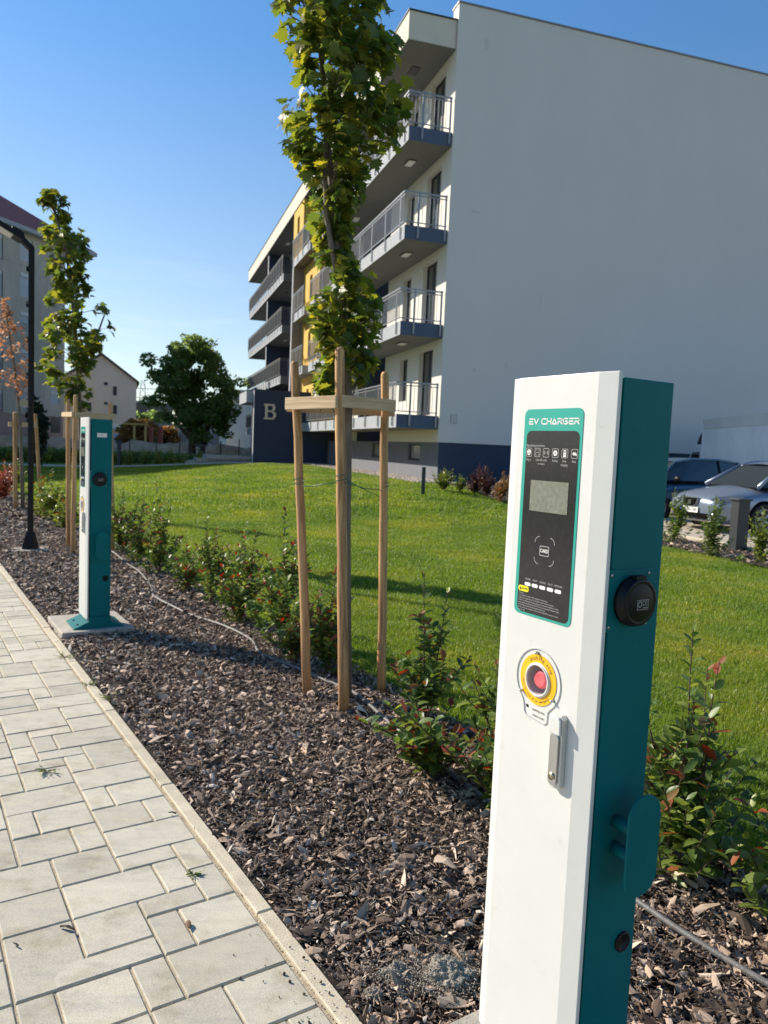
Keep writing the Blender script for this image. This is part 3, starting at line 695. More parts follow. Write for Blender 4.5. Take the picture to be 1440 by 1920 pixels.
# ================================================================== BUILDING
bl = empty("apartment_building", BC, BA, "pale grey apartment block with navy balconies, yellow bays and blank gable wall", "building")
LV = [2.13, 4.97, 7.85, 10.76]      # undersides of the balcony slabs
ROOF0, ROOF1, GTOP = 13.62, 14.45, 14.92
def bx(name, mat, u0, u1, v0, v1, z0, z1, parent=bl, **k):
    return MB().box((-v0, u0, z0), (-v1, u1, z1)).build(name, mat, parent, **k)
def wall_holes(name, mat, v, u0, u1, z0, z1, holes, depth=0.22, parent=bl):
    """facade plane at v facing outward with real reveals"""
    us = sorted({u0, u1, *[h[0] for h in holes], *[h[1] for h in holes]}); zs = sorted({z0, z1, *[h[2] for h in holes], *[h[3] for h in holes]})
    m_ = MB()
    for a, b in zip(us, us[1:]):
        for c, d in zip(zs, zs[1:]):
            mu, mz = (a + b) / 2, (c + d) / 2
            if any(h[0] < mu < h[1] and h[2] < mz < h[3] for h in holes): continue
            m_.add([(-v, a, c), (-v, b, c), (-v, b, d), (-v, a, d)], [(3, 2, 1, 0)])
    for a, b, c, d in holes:
        x0, x1 = -v, -v + depth
        m_.add([(x0, a, c), (x0, a, d), (x1, a, d), (x1, a, c)], [(0, 1, 2, 3)]); m_.add([(x0, b, c), (x0, b, d), (x1, b, d), (x1, b, c)], [(3, 2, 1, 0)])
        m_.add([(x0, a, d), (x0, b, d), (x1, b, d), (x1, a, d)], [(0, 1, 2, 3)]); m_.add([(x0, a, c), (x0, b, c), (x1, b, c), (x1, a, c)], [(3, 2, 1, 0)])
    return m_.build(name, mat, parent)
def window(v, h, sash=1, depth=0.16, pane_mats=(glass_dark,), fr=0.055, frm=None):
    """framed window/door set back in its opening; pane as sub-part"""
    a, b, c, d = h; x = -v + depth; m_ = MB(); fm = frm or frame_dark
    m_.box((x - .03, a, c), (x + .03, a + fr, d)); m_.box((x - .03, b - fr, c), (x + .03, b, d)); m_.box((x - .03, a + fr, d - fr), (x + .03, b - fr, d)); m_.box((x - .03, a + fr, c), (x + .03, b - fr, c + fr))
    ps = [a + fr + (b - a - 2 * fr) * i / sash for i in range(sash + 1)]
    for p_ in ps[1:-1]: m_.box((x - .032, p_ - fr, c + fr), (x + .028, p_ + fr, d - fr))
    w = m_.build("window", fm, bl)
    for i in range(sash):
        MB().box((x - .004, ps[i] + (fr if i else 0), c + fr), (x + .01, ps[i + 1] - (fr if i < sash - 1 else 0), d - fr)).build("pane", pane_mats[i % len(pane_mats)], w)
    return w
# gable, rear bulk
m_ = MB(); m_.box((0.0, 0.0, 1.73), (14.0, 0.45, GTOP)); m_.build("gable_wall", wall_grey, bl)
bx("gable_plinth", plinth_blue, 0.035, 0.45, -0.035, -14, -0.6, 1.73)
MB().box((-0.03, -0.03, GTOP), (14.05, 0.50, GTOP + 0.05)).build("gable_coping", simple("zinc_coping", (0.22, 0.21, 0.20), 0.5, 0.5), bl)
bx("gable_return", wall_white, 0.002, 0.45, 0.004, 0.0, 1.73, GTOP)
bx("core_wall", wall_white, 6.0, 37, -4.0, -4.3, 0, ROOF0)
bx("back_mass", wall_grey, 0.45, 37, -13.2, -13.9, -0.5, ROOF0)
bx("end_wall", plinth_blue, 36.7, 37.0, -0.6, -13.2, -0.5, ROOF0)
# flat roof with overhang, gable side cut
m_ = MB(); m_.box((-1.52, 0.12, ROOF0), (-0.0, 37.1, ROOF0 + 0.02), 1); m_.box((-1.54, 0.10, ROOF0 + 0.02), (-0.02, 37.1, ROOF1), 0)
m_.box((0.0, 0.46, ROOF0), (13.9, 37.1, ROOF1 - 0.1), 0)
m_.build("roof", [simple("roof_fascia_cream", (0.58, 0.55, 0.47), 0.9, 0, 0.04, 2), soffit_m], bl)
bx("roof_trim", frame_dark, 0.06, 37.15, 1.57, 0.0, ROOF1, ROOF1 + 0.035)
# section 1 walls
doors = []; wins1 = []
for z in LV:
    doors.append((0.85, 2.15, z + 0.48, z + 2.62)); wins1.append((3.35, 4.2, z + 1.05 if z < 3 else z + 0.98, z + 2.55))
base_w = [(1.72, 2.98, 1.10, 1.66), (6.28, 7.5, 1.10, 1.66), (10.6, 11.8, 1.10, 1.66)]
wall_holes("facade_wall", wall_white, 0.0, 0.45, 6.0, 1.73, ROOF0, doors + wins1)
wall_holes("plinth_wall", plinth_grey, -0.03, 0.035, 15.3, -0.5, 1.66 + 0.07, base_w)
bx("facade_return", wall_white, 5.75, 6.0, -0.01, -1.6, 1.73, ROOF0)
for h in doors: window(0.0, h, 2, 0.18, (glass_curtain, glass_dark), 0.06)
for h in wins1: window(0.0, h, 1, 0.18, (glass_dark,), 0.055)
for h in base_w: window(-0.03, h, 1, 0.12, (glass_curtain,), 0.05)
# deeper recess with dark wall and more doors
rec = [(7.0, 9.2, z + 0.48, z + 2.5) for z in LV]
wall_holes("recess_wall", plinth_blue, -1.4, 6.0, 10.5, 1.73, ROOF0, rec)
for h in rec: window(-1.4, h, 2, 0.12, (glass_dark, glass_curtain), 0.06)
wall_holes("inner_wall", wall_white, -0.2, 10.5, 14.2, 1.73, ROOF0, [(11.4, 13.2, z + 0.48, z + 2.5) for z in LV])
for z in LV: window(-0.2, (11.4, 13.2, z + 0.48, z + 2.5), 2, 0.15, (glass_dark, glass_dark), 0.06)
bx("inner_return", plinth_blue, 10.3, 10.5, -0.21, -1.4, 1.73, ROOF0)
# section 2: yellow bay
yh = [(15.9, 16.5, z + 1.0, z + 2.2) for z in LV[:3]]
wall_holes("yellow_wall", yellow_wall, 0.95, 14.3, 18.1, 2.13, LV[3], yh)
for h in yh: window(0.95, h, 1, 0.14, (glass_dark,), 0.05)
bx("yellow_return", yellow_wall, 14.2, 14.3, 0.948, -1.0, 2.13, LV[3])
yt = [(16.9, 17.5, LV[3] + 0.95, LV[3] + 2.35)]
wall_holes("yellow_bay", yellow_wall, 1.50, 15.9, 18.5, LV[3] + 0.42, ROOF0, yt, 0.25); window(1.5, yt[0], 1, 0.18, (glass_dark,), 0.05)
bx("yellow_bay_return", yellow_wall, 15.85, 15.9, 1.498, 0.9, LV[3] + 0.42, ROOF0)
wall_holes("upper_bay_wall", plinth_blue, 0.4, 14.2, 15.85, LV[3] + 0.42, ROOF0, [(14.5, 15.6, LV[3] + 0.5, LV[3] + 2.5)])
window(0.4, (14.5, 15.6, LV[3] + 0.5, LV[3] + 2.5), 1, 0.12)
fin_m = simple("fin_taupe", (0.20, 0.18, 0.155), 0.9, 0, 0.05, 2)
m_ = MB(); m_.box((-1.50, 18.15, 0.5), (-0.9, 18.45, LV[3]), 0); m_.box((-1.512, 18.14, 0.5), (-1.50, 18.46, LV[3]), 1)  # thin lighter sheet colours the fin's outer edge as sunlit
m_.build("fin_wall", [fin_m, fascia_grey], bl)
# section 3 recess
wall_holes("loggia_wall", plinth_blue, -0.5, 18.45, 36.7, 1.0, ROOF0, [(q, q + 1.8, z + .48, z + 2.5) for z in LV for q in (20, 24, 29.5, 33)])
for z in LV:
    for q in (20, 24, 29.5, 33): window(-0.5, (q, q + 1.8, z + .48, z + 2.5), 2, 0.12, (glass_dark, glass_dark), 0.06)
m_ = MB(); m_.box((-1.40, 27.75, 4.5), (0.5, 28.0, ROOF0), 0); m_.box((-1.415, 27.72, 4.5), (-1.40, 28.03, ROOF0), 1); m_.build("divider_wall", [plinth_blue, fascia_grey], bl)  # front end sheet in light grey, its sunlit look put into the colour
# balconies: slab (part) > soffit, railing, posts (sub-parts)
post_mesh = MB().box((-0.012, -0.03, -0.36), (0.012, 0.03, 1.02)).mesh("post", rail_m)
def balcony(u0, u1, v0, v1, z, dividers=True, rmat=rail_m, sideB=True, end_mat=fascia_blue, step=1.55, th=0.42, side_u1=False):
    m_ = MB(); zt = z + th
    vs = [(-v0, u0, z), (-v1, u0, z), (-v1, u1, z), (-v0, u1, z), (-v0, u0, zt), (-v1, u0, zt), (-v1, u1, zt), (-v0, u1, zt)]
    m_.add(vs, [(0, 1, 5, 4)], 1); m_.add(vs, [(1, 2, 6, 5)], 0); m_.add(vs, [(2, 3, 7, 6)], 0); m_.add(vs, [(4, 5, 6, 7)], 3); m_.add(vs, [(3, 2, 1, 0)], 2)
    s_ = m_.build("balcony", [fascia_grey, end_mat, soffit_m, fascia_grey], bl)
    r_ = MB(); X = -v1 - 0.035; zr = zt + 1.0
    def run(a, b, fixed, axis):
        # axis 0: along u at x=fixed ; axis 1: along x at u=fixed
        if axis == 0:
            r_.box((fixed - .022, a, zr - .045), (fixed + .022, b, zr)); r_.box((fixed - .012, a, zr - .13), (fixed + .012, b, zr - .10)); r_.box((fixed - .012, a, zt + .07), (fixed + .012, b, zt + .10))
            n_ = max(1, int(abs(b - a) / 0.105))
            for i in range(n_):
                q = a + (b - a) * (i + .5) / n_; r_.box((fixed - .007, q - .007, zt + .10), (fixed + .007, q + .007, zr - .13))
        else:
            r_.box((a, fixed - .022, zr - .045), (b, fixed + .022, zr)); r_.box((a, fixed - .012, zr - .13), (b, fixed + .012, zr - .10)); r_.box((a, fixed - .012, zt + .07), (b, fixed + .012, zt + .10))
            n_ = max(1, int(abs(b - a) / 0.115))
            for i in range(n_):
                q = a + (b - a) * (i + .5) / n_; r_.box((q - .007, fixed - .007, zt + .10), (q + .007, fixed + .007, zr - .13))
    run(u0 - 0.03, u1, X, 0)
    if sideB: run(X + .023, -v0 - 0.06, u0 - 0.035, 1)
    if side_u1: run(X + .023, -v0 - 0.06, u1 + 0.005, 1)
    r_.build("railing", rmat, s_)
    q = u0 + 0.35
    while q < u1:
        mobj("post", post_mesh, s_, Matrix.Translation((X + .0, q, zt))); q += step
    if sideB:
        for vv in (v1 - 0.42, v0 + 0.10):
            mobj("post", post_mesh, s_, Matrix.Translation((-vv, u0 - 0.035, zt)) @ rotz(R(90)))
    return s_
for i, z in enumerate(LV):
    balcony(0.10, 14.0, 0.0, 1.40, z)
for z in LV[:3]:
    balcony(15.0 if z > 4 else 14.4, 18.0 if z < 3 else 15.95 + 1.9, 0.95, 1.50, z, end_mat=fascia_grey, step=1.1, side_u1=True, sideB=False)
balcony(14.05, 18.5, 0.4, 1.50, LV[3], end_mat=fascia_grey, step=1.3, sideB=False)
for z in LV:
    if z > 1:
        m_ = balcony(21.4, 36.3, -0.5, 1.50, z - 0.05, rmat=brown_rail, end_mat=fin_m, step=1.0, side_u1=True, th=0.46)
# soffit lamps
lampm = MB().box((-0.11, -0.24, -0.05), (0.11, 0.24, 0.0)).mesh("ceiling_lamp", [lamp_white])
for z in LV[1:] + [ROOF0]:
    for u_ in (1.8, 8.5, 12.6, 24.6, 30.5):
        if z == ROOF0 and u_ < 20: continue
        o = mobj("ceiling_lamp", lampm, bl, Matrix.Translation((-0.75, u_, z)))
    for u_ in (1.8,):
        MB().box((-0.89, u_ - .27, z - .028), (-0.61, u_ + .27, z - .002)).build("lamp_frame", frame_dark, bl)
# small grey meter box on gable
MB().box((0.39, -0.02, 2.36), (0.57, 0.0, 2.60)).build("service_hatch", simple("hatch_grey", (0.52, 0.52, 0.49), 0.6), bl); MB().box((0.37, -0.012, 2.34), (0.59, -0.001, 2.62)).build("hatch_frame", simple("hatch_frame_grey", (0.30, 0.31, 0.31), 0.6), bl)
for (px_, pz_, w__, h__) in ((.95, 13.9, .16, .35), (.85, 8.9, .30, .07), (2.2, 4.3, .12, .16), (3.3, 6.4, .07, .5), (1.1, 4.05, .10, .10)):
    MB().prism(rrect(w__, h__, min(w__, h__) * .45, 4), 0, .003).build("render_patch", MATS.get("render_repair") or simple("render_repair", (0.54, 0.53, 0.505), 0.9, 0, 0.06, 4), bl).matrix_local = axes((px_, 0, pz_), (1, 0, 0), (0, 0, 1), (0, -1, 0))
# entrance block
ent = empty("entrance_block", Bp(15.3, 0), BA, "navy entrance block with large letter B projecting from the building", "entrance porch")
MB().box((-3.75, 0, 0.2), (-0.0, 0.32, 4.06), 0).box((-3.78, -0.012, 4.06), (0, 0.34, 4.10), 1).box((-3.765, -.004, 0.2), (-3.75, 0.325, 4.06), 2).build("wall", [plinth_blue, frame_dark, fascia_grey], ent)
MB().box((-4.1, 0.36, 3.45), (0, 3.3, 4.0)).build("canopy", fascia_grey, ent)
MB().box((-3.4, 3.4, 0.2), (0, 3.6, 3.45)).build("rear_wall", plinth_blue, ent)
mB = axes((-2.98, -0.02, 3.03), (1, 0, 0), (0, 0, 1), (0, -1, 0))
# slab-serif letter B built from its strokes
def letterB(h, w, sw, d):
    m_ = MB(); m_.box((-w/2, -h/2, 0), (w * .35, -h/2 + sw * .7, d)).box((-w/2, h/2 - sw * .7, 0), (w * .35, h/2, d)).box((-w/2 + sw * .45, -h/2 + sw * .7, 0), (-w/2 + sw * 1.45, h/2 - sw * .7, d)).box((-w/2 + sw * 1.45, -sw * .1, 0), (w * .3, sw * .5, d))
    for cy, ry in ((-h * .22, h * .28), (h * .26, h * .24)):
        r0 = ry; pts_ = []
        n_ = 12
        for i in range(n_):
            a, b = R(-90 + 180 * i / n_), R(-90 + 180 * (i + 1) / n_)
            k = (w * .5 - w * .1) if cy < 0 else (w * .5 - w * .16)
            def pt(q, f): return (w * .1 + (k - f * sw) * math.cos(q), cy + (r0 - f * sw * .7) * math.sin(q))
            A, B_, C_, D_ = pt(a, 0), pt(b, 0), pt(b, 1), pt(a, 1)
            m_.add([(*A, 0), (*B_, 0), (*C_, 0), (*D_, 0), (*A, d), (*B_, d), (*C_, d), (*D_, d)], [(4, 5, 6, 7), (0, 1, 5, 4), (2, 3, 7, 6)])
    return m_
ob = letterB(0.76, 0.60, 0.125, 0.05).build("letter", sign_metal, ent); ob.matrix_local = mB
stp = empty("entrance_steps", Bp(17.0, 5.3, 0.25), BA, "pale concrete steps beside the navy entrance block", "steps")
for i in range(3):
    MB().box((-1.6 + 0.5 * i, -0.3, 0), (3.2, 1.9, 0.17 + .17 * i)).build("step", concrete, stp)

# ================================================================== CHARGERS
CHW, CHD = 0.297, 0.171
def stroke(mb, pts_, w, z0, z1, M=None):
    for (x0, y0), (x1, y1) in zip(pts_, pts_[1:]):
        d = Vector((x1 - x0, y1 - y0)); l = d.length
        if l < 1e-9: continue
        d /= l; n_ = Vector((-d.y, d.x)) * w / 2; e = d * w / 2
        a = (x0 - e.x - n_.x, y0 - e.y - n_.y); b = (x1 + e.x - n_.x, y1 + e.y - n_.y); c = (x1 + e.x + n_.x, y1 + e.y + n_.y); f = (x0 - e.x + n_.x, y0 - e.y + n_.y)
        mb.add([(*a, z0), (*b, z0), (*c, z0), (*f, z0), (*a, z1), (*b, z1), (*c, z1), (*f, z1)], [(4, 5, 6, 7), (0, 1, 5, 4), (1, 2, 6, 5), (2, 3, 7, 6), (3, 0, 4, 7)], 0, False, M)
GLY = {'E': [[(0.15, 1), (1, 1)], [(0.0, .5), (0.9, .5)], [(0.15, 0), (1, 0)], [(0.08, 0), (0.08, 0.5)]], 'V': [[(0, 1), (.5, 0), (1, 1)]], 'C': [[(1, 1), (.2, 1), (0, .8), (0, .2), (.2, 0), (1, 0)]],
       'H': [[(0, 0), (0, 1)], [(1, 0), (1, 1)], [(0, .5), (1, .5)]], 'A': [[(0, 0), (.5, 1), (1, 0), (.3, 0)]], 'R': [[(0, 1), (.85, 1), (1, .85), (1, .6), (.85, .45), (.1, .45)], [(.55, .45), (1, 0)], [(0.05, 0), (.05, .45)]],
       'G': [[(1, 1), (.2, 1), (0, .8), (0, .2), (.2, 0), (1, 0), (1, .5), (.5, .5)]]}
def techno(s, x0, x1, h, w, ext):
    mb = MB(); n_ = sum(0.45 if c == ' ' else 1 for c in s); adv = (x1 - x0) / n_; cw = adv * 0.74; x = x0
    for c in s:
        if c != ' ':
            for pl in GLY[c]: stroke(mb, [(x + px * cw + adv * .13, py * h - h / 2) for px, py in pl], w, 0, ext)
            x += adv
        else: x += adv * .45
    return mb
def charger(loc, rz, label, bz=0.047):
    c = empty("ev_charger", loc, rz, label, "EV charger", "EV chargers along the path")
    H0 = bz + 0.088; TOP = 1.605
    Z = TOP
    # body (teal) and seal gap
    MB().box((0.027, 0.004, H0), (CHD, CHW - 0.004, Z)).build("body", teal_paint, c, bevel=0.0022)
    MB().box((0.018, 0.010, H0 + 0.01), (0.027, CHW - 0.010, Z - 0.006)).build("door_seal", gap_dark, c); seal = bpy.context.scene.objects[-1] if False else [o_ for o_ in c.children if o_.name.startswith("door_seal")][0]
    # white door with chamfered long edges
    prof = [(0.018, 0.0), (0.009, 0.0), (0.0, 0.043), (0.0, CHW - 0.030), (0.009, CHW), (0.018, CHW)]
    door = MB().prism([(x_, y_) for x_, y_ in prof][::-1], bz + 0.072, Z + 0.010).build("door", white_paint, c, bevel=0.0015)
    cut = MB().lathe([(0.0325, -0.02), (0.0325, 0.0262)], 40, sm=False).build("tmp", white_paint); cut.matrix_world = c.matrix_basis @ axes((0, 0.157, 0.977), (0, 0, 1), (0, -1, 0), (1, 0, 0))
    bpy.context.view_layer.update()
    for ob_ in (door, seal):
        md = ob_.modifiers.new("cut", 'BOOLEAN'); md.object = cut; md.operation = 'DIFFERENCE'; md.solver = 'EXACT'
    dg = bpy.context.evaluated_depsgraph_get(); dg.update()
    for ob_ in (door, seal):
        me_ = bpy.data.meshes.new_from_object(ob_.evaluated_get(dg)); ob_.modifiers.clear(); ob_.data = me_
    bpy.data.objects.remove(cut)
    # foot: flared base plate with slots
    if True:
        ft = MB(); w0, w1 = -0.003, CHW + 0.003
        pf = [(-0.085, 0.0), (-0.085, 0.006), (0.02, 0.052), (0.02, 0.087), (CHD + 0.003, 0.087), (CHD + 0.003, 0.05), (CHD + 0.10, 0.006), (CHD + 0.10, 0.0)]
        Mp = axes((0, w1, bz), (1, 0, 0), (0, 0, 1), (0, -1, 0)); ft.prism(pf, 0, w1 - w0, 0, Mp)
        base = ft.build("base_plate", teal_paint, c, bevel=0.003)
        nrm = Vector((-0.046, 0, 0.105)).normalized(); sl_d = Vector((0.105, 0, 0.046)).normalized()
        for yy in (0.06, 0.21):
            o_ = Vector((-0.045, yy, bz + 0.006 + 0.04 * 0.438)) + nrm * 0.0006
            MB().prism(rrect(0.013, 0.035, 0.006), 0, 0.0012).build("slot", gap_dark, base).matrix_local = axes(o_, sl_d, (0, 1, 0), sl_d.cross(Vector((0, 1, 0))))
    # ---- front label panel. text axes: right=-y, up=z, out=-x
    def FM(a, z, off=0.0): return axes((-off, a, z), (0, -1, 0), (0, 0, 1), (-1, 0, 0))
    pw, ph = 0.170, 0.440; pc, pz = 0.160, 1.327
    pan = MB().prism(rrect(pw, ph, 0.014), 0, 0.0012).build("label_panel", teal_print, c); pan.matrix_local = FM(pc, pz)
    def on(name, mb, mat, a, z, off): o = mb.build(name, mat, pan); o.matrix_local = Matrix.Translation((pc - a, z - pz, off)); return o
    on("black_field", MB().prism(rrect(0.153, 0.389, 0.013), 0, 0.0006), black_print, 0.1585, 1.307, 0.0012)
    on("lettering", techno("EV CHARGER", -0.074, 0.074, 0.0105, 0.0026, 0.0004), white_print, 0.158, 1.521, 0.0013)
    on("screen", MB().box((-0.0555, -0.0325, 0), (0.0555, 0.0325, 0.0008)), lcd, 0.158, 1.365, 0.0018)
    def tx(s, size, a, z, mat=grey_print, al='CENTER', bold=0.0, sx=1.0):
        text("lettering", s, size, Matrix.Translation((pc - a, z - pz, 0.0021)), mat, pan, 0.0001, al, bold, sx)
    ZO = 0.0018
    ic = MB(); sol = MB(); w_ic = 0.0178
    for k, a in enumerate((0.225, 0.199, 0.173, 0.146, 0.119, 0.092)):
        ox, oy = pc - a, 1.456 - pz
        outline(ic, rrect(w_ic, w_ic + .001, 0.003, 3, ox, oy), 0.0009, 0, 0.0004)
        if k == 0:
            sol.prism([(ox + .0062 * math.cos(q * .628), oy + .0066 * math.sin(q * .628)) for q in range(10)], 0, 0.0005)
            for dx, dy in ((0, .003), (-.0028, -.002), (.0028, -.002)): ic.prism([(ox + dx + .0015 * math.cos(q), oy + dy + .0015 * math.sin(q)) for q in (0, 1.05, 2.1, 3.14, 4.2, 5.2)], 0.0005, 0.0008, 1)
        elif k == 1:
            stroke(ic, [(ox - .005, oy), (ox + .005, oy)], .0009, 0, .0004)
            for sx_ in (-1, 1):
                for sy_ in (-1, 1): stroke(ic, [(ox + sx_ * .0055, oy + sy_ * .002), (ox + sx_ * .0055, oy + sy_ * .0055), (ox + sx_ * .002, oy + sy_ * .0055)], .0009, 0, .0004)
        elif k == 2:
            for sx_ in (-1, 1):
                for rr in (.003, .0048, .0066): stroke(ic, [(ox + sx_ * (rr * math.cos(q)), oy + rr * math.sin(q)) for q in (-.7, -.25, .25, .7)], .0008, 0, .0004)
        elif k == 3:
            sol.prism([(ox + (.0066 if q % 2 == 0 else .0050) * math.cos(q * .5236), oy + (.0066 if q % 2 == 0 else .0050) * math.sin(q * .5236)) for q in range(12)], 0, 0.0005)
            ic.prism([(ox + .002 * math.cos(q), oy + .002 * math.sin(q)) for q in (0, 1.05, 2.1, 3.14, 4.2, 5.2)], 0.0005, 0.0008, 1)
        elif k == 4:
            sol.box((ox - .0035, oy - .006, 0), (ox + .0035, oy + .0065, .0005)); sol.box((ox - .005, oy - .007, 0), (ox + .005, oy - .006, .0005))
            ic.box((ox - .0018, oy + .002, .0005), (ox + .0018, oy + .0045, .0008), 1); ic.box((ox - .001, oy - .0035, .0005), (ox + .001, oy - .001, .0008), 1)
        else:
            for dx in (-.004, 0): sol.prism([(ox + dx - .002, oy), (ox + dx + .002, oy - .0045), (ox + dx + .002, oy + .0045)], 0, .0005)
            sol.prism([(ox + .001, oy + .002), (ox + .001, oy - .001), (ox + .006, oy - .005), (ox + .005, oy + .001)], 0, .0005)
    o = ic.build("icon_frames", [grey_print, black_print], pan); o.matrix_local = Matrix.Translation((0, 0, ZO))
    o = sol.build("icons", white_print, pan); o.matrix_local = Matrix.Translation((0, 0, ZO))
    tx("Operating procedures", .0078, .234, 1.4705, al='LEFT', sx=.8)
    for s_, a in (("Plug in", .225), ("Setting", .146), ("Back", .092)): tx(s_, .0068, a, 1.4405, sx=.85)
    tx("Scan QR code", .0068, .186, 1.4405, sx=.85); tx("or swipe", .0068, .186, 1.4325, sx=.85); tx("Stop", .0068, .119, 1.4405, sx=.85); tx("charging", .0068, .119, 1.4325, sx=.85)
    # card reader marks
    cm = MB(); ox, oy = pc - 0.161, 1.251 - pz
    outline(cm, rrect(0.0275, 0.021, .0025, 3, ox, oy), .0013, 0, .0004)
    for q0 in (0, 90, 180, 270):
        ccx = ox + (.0165 if q0 in (0, 270) else -.0165); ccy = oy + (.0165 if q0 in (0, 90) else -.0165)
        stroke(cm, [(ccx + .0125 * math.cos(R(q0 + 90 * i / 6)), ccy + .0125 * math.sin(R(q0 + 90 * i / 6))) for i in range(7)], .0013, 0, .0004)
    o = cm.build("card_mark", grey_print, pan); o.matrix_local = Matrix.Translation((0, 0, ZO))
    tx("CARD", .0105, .161, 1.251, white_print, bold=.0002, sx=.85)
    for s_, a in (("POWER", .205), ("READY", .183), ("CHARGE", .160), ("FAULT", .137), ("NETWORK", .114)):
        tx(s_, .0058, a, 1.1845, sx=.82); on("status_light", MB().prism(rrect(.0185, .0075, .0035, 4), 0, .0007), white_print, a, 1.174, ZO)
    on("warning_tag", MB().prism(rrect(.033, .0125, .006, 4), 0, .0005), yellow_tag, .217, 1.1625, ZO)
    on("warning_triangle", MB().prism([(-.0035, -.003), (.0035, -.003), (0, .0035)], 0, .0003), black_print, .226, 1.1625, ZO + .0005)
    text("lettering", "WARNING", .0052, Matrix.Translation((pc - .212, 1.1625 - pz, .0024)), black_print, pan, .0001, 'CENTER', 0, .8)
    for i, s_ in enumerate(["Precautions:", "1.It is forbidden to charge in high temperature environments;", "2.During the charging process, it is forbidden to pull out the charging plug;", "3.If there is a safety accident during charging such as abnormal conditions of vehicle,",
                            "please press the emergency stop button at first time to disconnect the power supply,", "and immediately contact the site management personnel;", "4.If you need to stop charging in advance, use the mobile APP to operate or directly", "swipe the card."]):
        tx(s_, .0046, .231, 1.1525 - i * .0052, al='LEFT', sx=.78)
    # ---- emergency stop: yellow ring, recess, red button, clear cover with screws and tab
    es = MB(); n_ = 40
    def ringm(mb, r0, r1, z0, z1, n_=40, mi=0):
        for i in range(n_):
            a, b = 2 * math.pi * i / n_, 2 * math.pi * (i + 1) / n_
            A = (r0 * math.cos(a), r0 * math.sin(a)); B_ = (r0 * math.cos(b), r0 * math.sin(b)); C_ = (r1 * math.cos(b), r1 * math.sin(b)); D_ = (r1 * math.cos(a), r1 * math.sin(a))
            mb.add([(*A, z1), (*B_, z1), (*C_, z1), (*D_, z1), (*A, z0), (*B_, z0), (*C_, z0), (*D_, z0)], [(0, 3, 2, 1), (4, 5, 1, 0), (6, 7, 3, 2)], mi, False)
    ringm(es, 0.037, 0.0545, 0.0008, 0.0014)
    stopb = es.build("emergency_stop", yellow_print, c); stopb.matrix_local = FM(0.157, 0.977)
    wr = MB(); ringm(wr, 0.0335, 0.037, 0.0008, 0.0030); wr.build("inner_ring", white_print, stopb)
    # clear cover cup over the button
    cup = MB(); cup.lathe([(0.0345, 0.0012), (0.0345, 0.010), (0.0335, 0.0105)], 36, cap=False)
    recm = simple("recess_pink_grey", (0.55, 0.45, 0.43), 0.5) if "recess_pink_grey" not in MATS else MATS["recess_pink_grey"]
    MB().lathe([(0.0, -0.0262), (0.0323, -0.0258), (0.0323, 0.0006)], 36, cap=False).build("recess", recm, stopb)
    MB().lathe([(0.0, -0.026), (0.012, -0.026), (0.012, -0.016), (0.0195, -0.013), (0.0195, -0.006), (0.017, -0.003), (0.012, -0.0035), (0.0, -0.0045)][::-1], 32).build("button", red_plastic, stopb)
    rimw = MB(); ringm(rimw, 0.0318, 0.0340, 0.0008, 0.0060, 40); rimw.build("cup_rim", white_print, stopb)
    cov_o = [(0.0, 0.0)]
    o_pts = [(.066 * math.cos(R(a)), .066 * math.sin(R(a))) for a in range(-52, 234, 10)]
    tab = [(-.039, -.060), (-.036, -.078), (-.030, -.084), (.026, -.088), (.033, -.083), (.034, -.060)]
    cvp = o_pts + tab
    ol = MB(); cc = (sum(p[0] for p in cvp) / len(cvp), sum(p[1] for p in cvp) / len(cvp))
    for i in range(len(cvp)): stroke(ol, [cvp[i], cvp[(i + 1) % len(cvp)]], .0011, .0006, .0022)
    ol.build("clear_cover_edge", grey_print if False else simple("acrylic_edge", (0.50, 0.51, 0.50), 0.3) if "acrylic_edge" not in MATS else MATS["acrylic_edge"], stopb)
    cup.build("clear_cup", clear_cover, stopb)
    for a in (95, 218, 328):
        q = (.0575 * math.cos(R(a)), .0575 * math.sin(R(a))); mm_ = MB(); mm_.lathe([(0.0032, 0.0), (0.0032, 0.006), (0.0016, 0.009), (0, 0.009)], 10); so_ = mm_.build("screw", steel, stopb); so_.matrix_local = Matrix.Translation((q[0], q[1], .001))
    def arc_text(s_, r_, a0, a1, size, up):
        for i, ch in enumerate(s_):
            if ch == ' ': continue
            a = R(a0 + (a1 - a0) * i / (len(s_) - 1)); rot = a - R(90) if up else a + R(90)
            text("lettering", ch, size, Matrix.Translation((r_ * math.cos(a), r_ * math.sin(a), .0016)) @ rotz(rot), ring_txt, stopb, .0001)
    ring_txt = MATS.get("ring_text") or simple("ring_text", (0.10, 0.08, 0.03), 0.6)
    arc_text("pushing stop", .0460, 122, 32, .0125, True); arc_text("Only in case of an emergency", .0460, 192, 318, .0075, False)
    text("lettering", "pushing stop", .0072, Matrix.Translation((.006, -.066, .0012)), MATS.get("ring_text"), stopb, .0001)
    text("lettering", "rotary reset", .0072, Matrix.Translation((.006, -.078, .0012)), MATS.get("ring_text"), stopb, .0001)
    MB().lathe([(0, 0), (.0035, 0), (.0035, .0005), (0, .0005)][::-1], 10).build("press_mark", dark_plastic, stopb).matrix_local = Matrix.Translation((-.0285, -.064, .0008))
    # ---- swing handle
    ha, hz = 0.083, 0.848
    hb = MB(); pr = [(-.018, .074), (-.012, .080), (.012, .080), (.018, .074), (.018, -.066), (.010, -.074), (-.010, -.074), (-.018, -.066)]
    hb.prism(pr, 0, .0135)
    hdl = hb.build("handle", simple("handle_grey", (0.62, 0.61, 0.57), 0.35, 0.4) if "handle_grey" not in MATS else MATS["handle_grey"], c, bevel=0.002); hdl.matrix_local = FM(ha, hz)
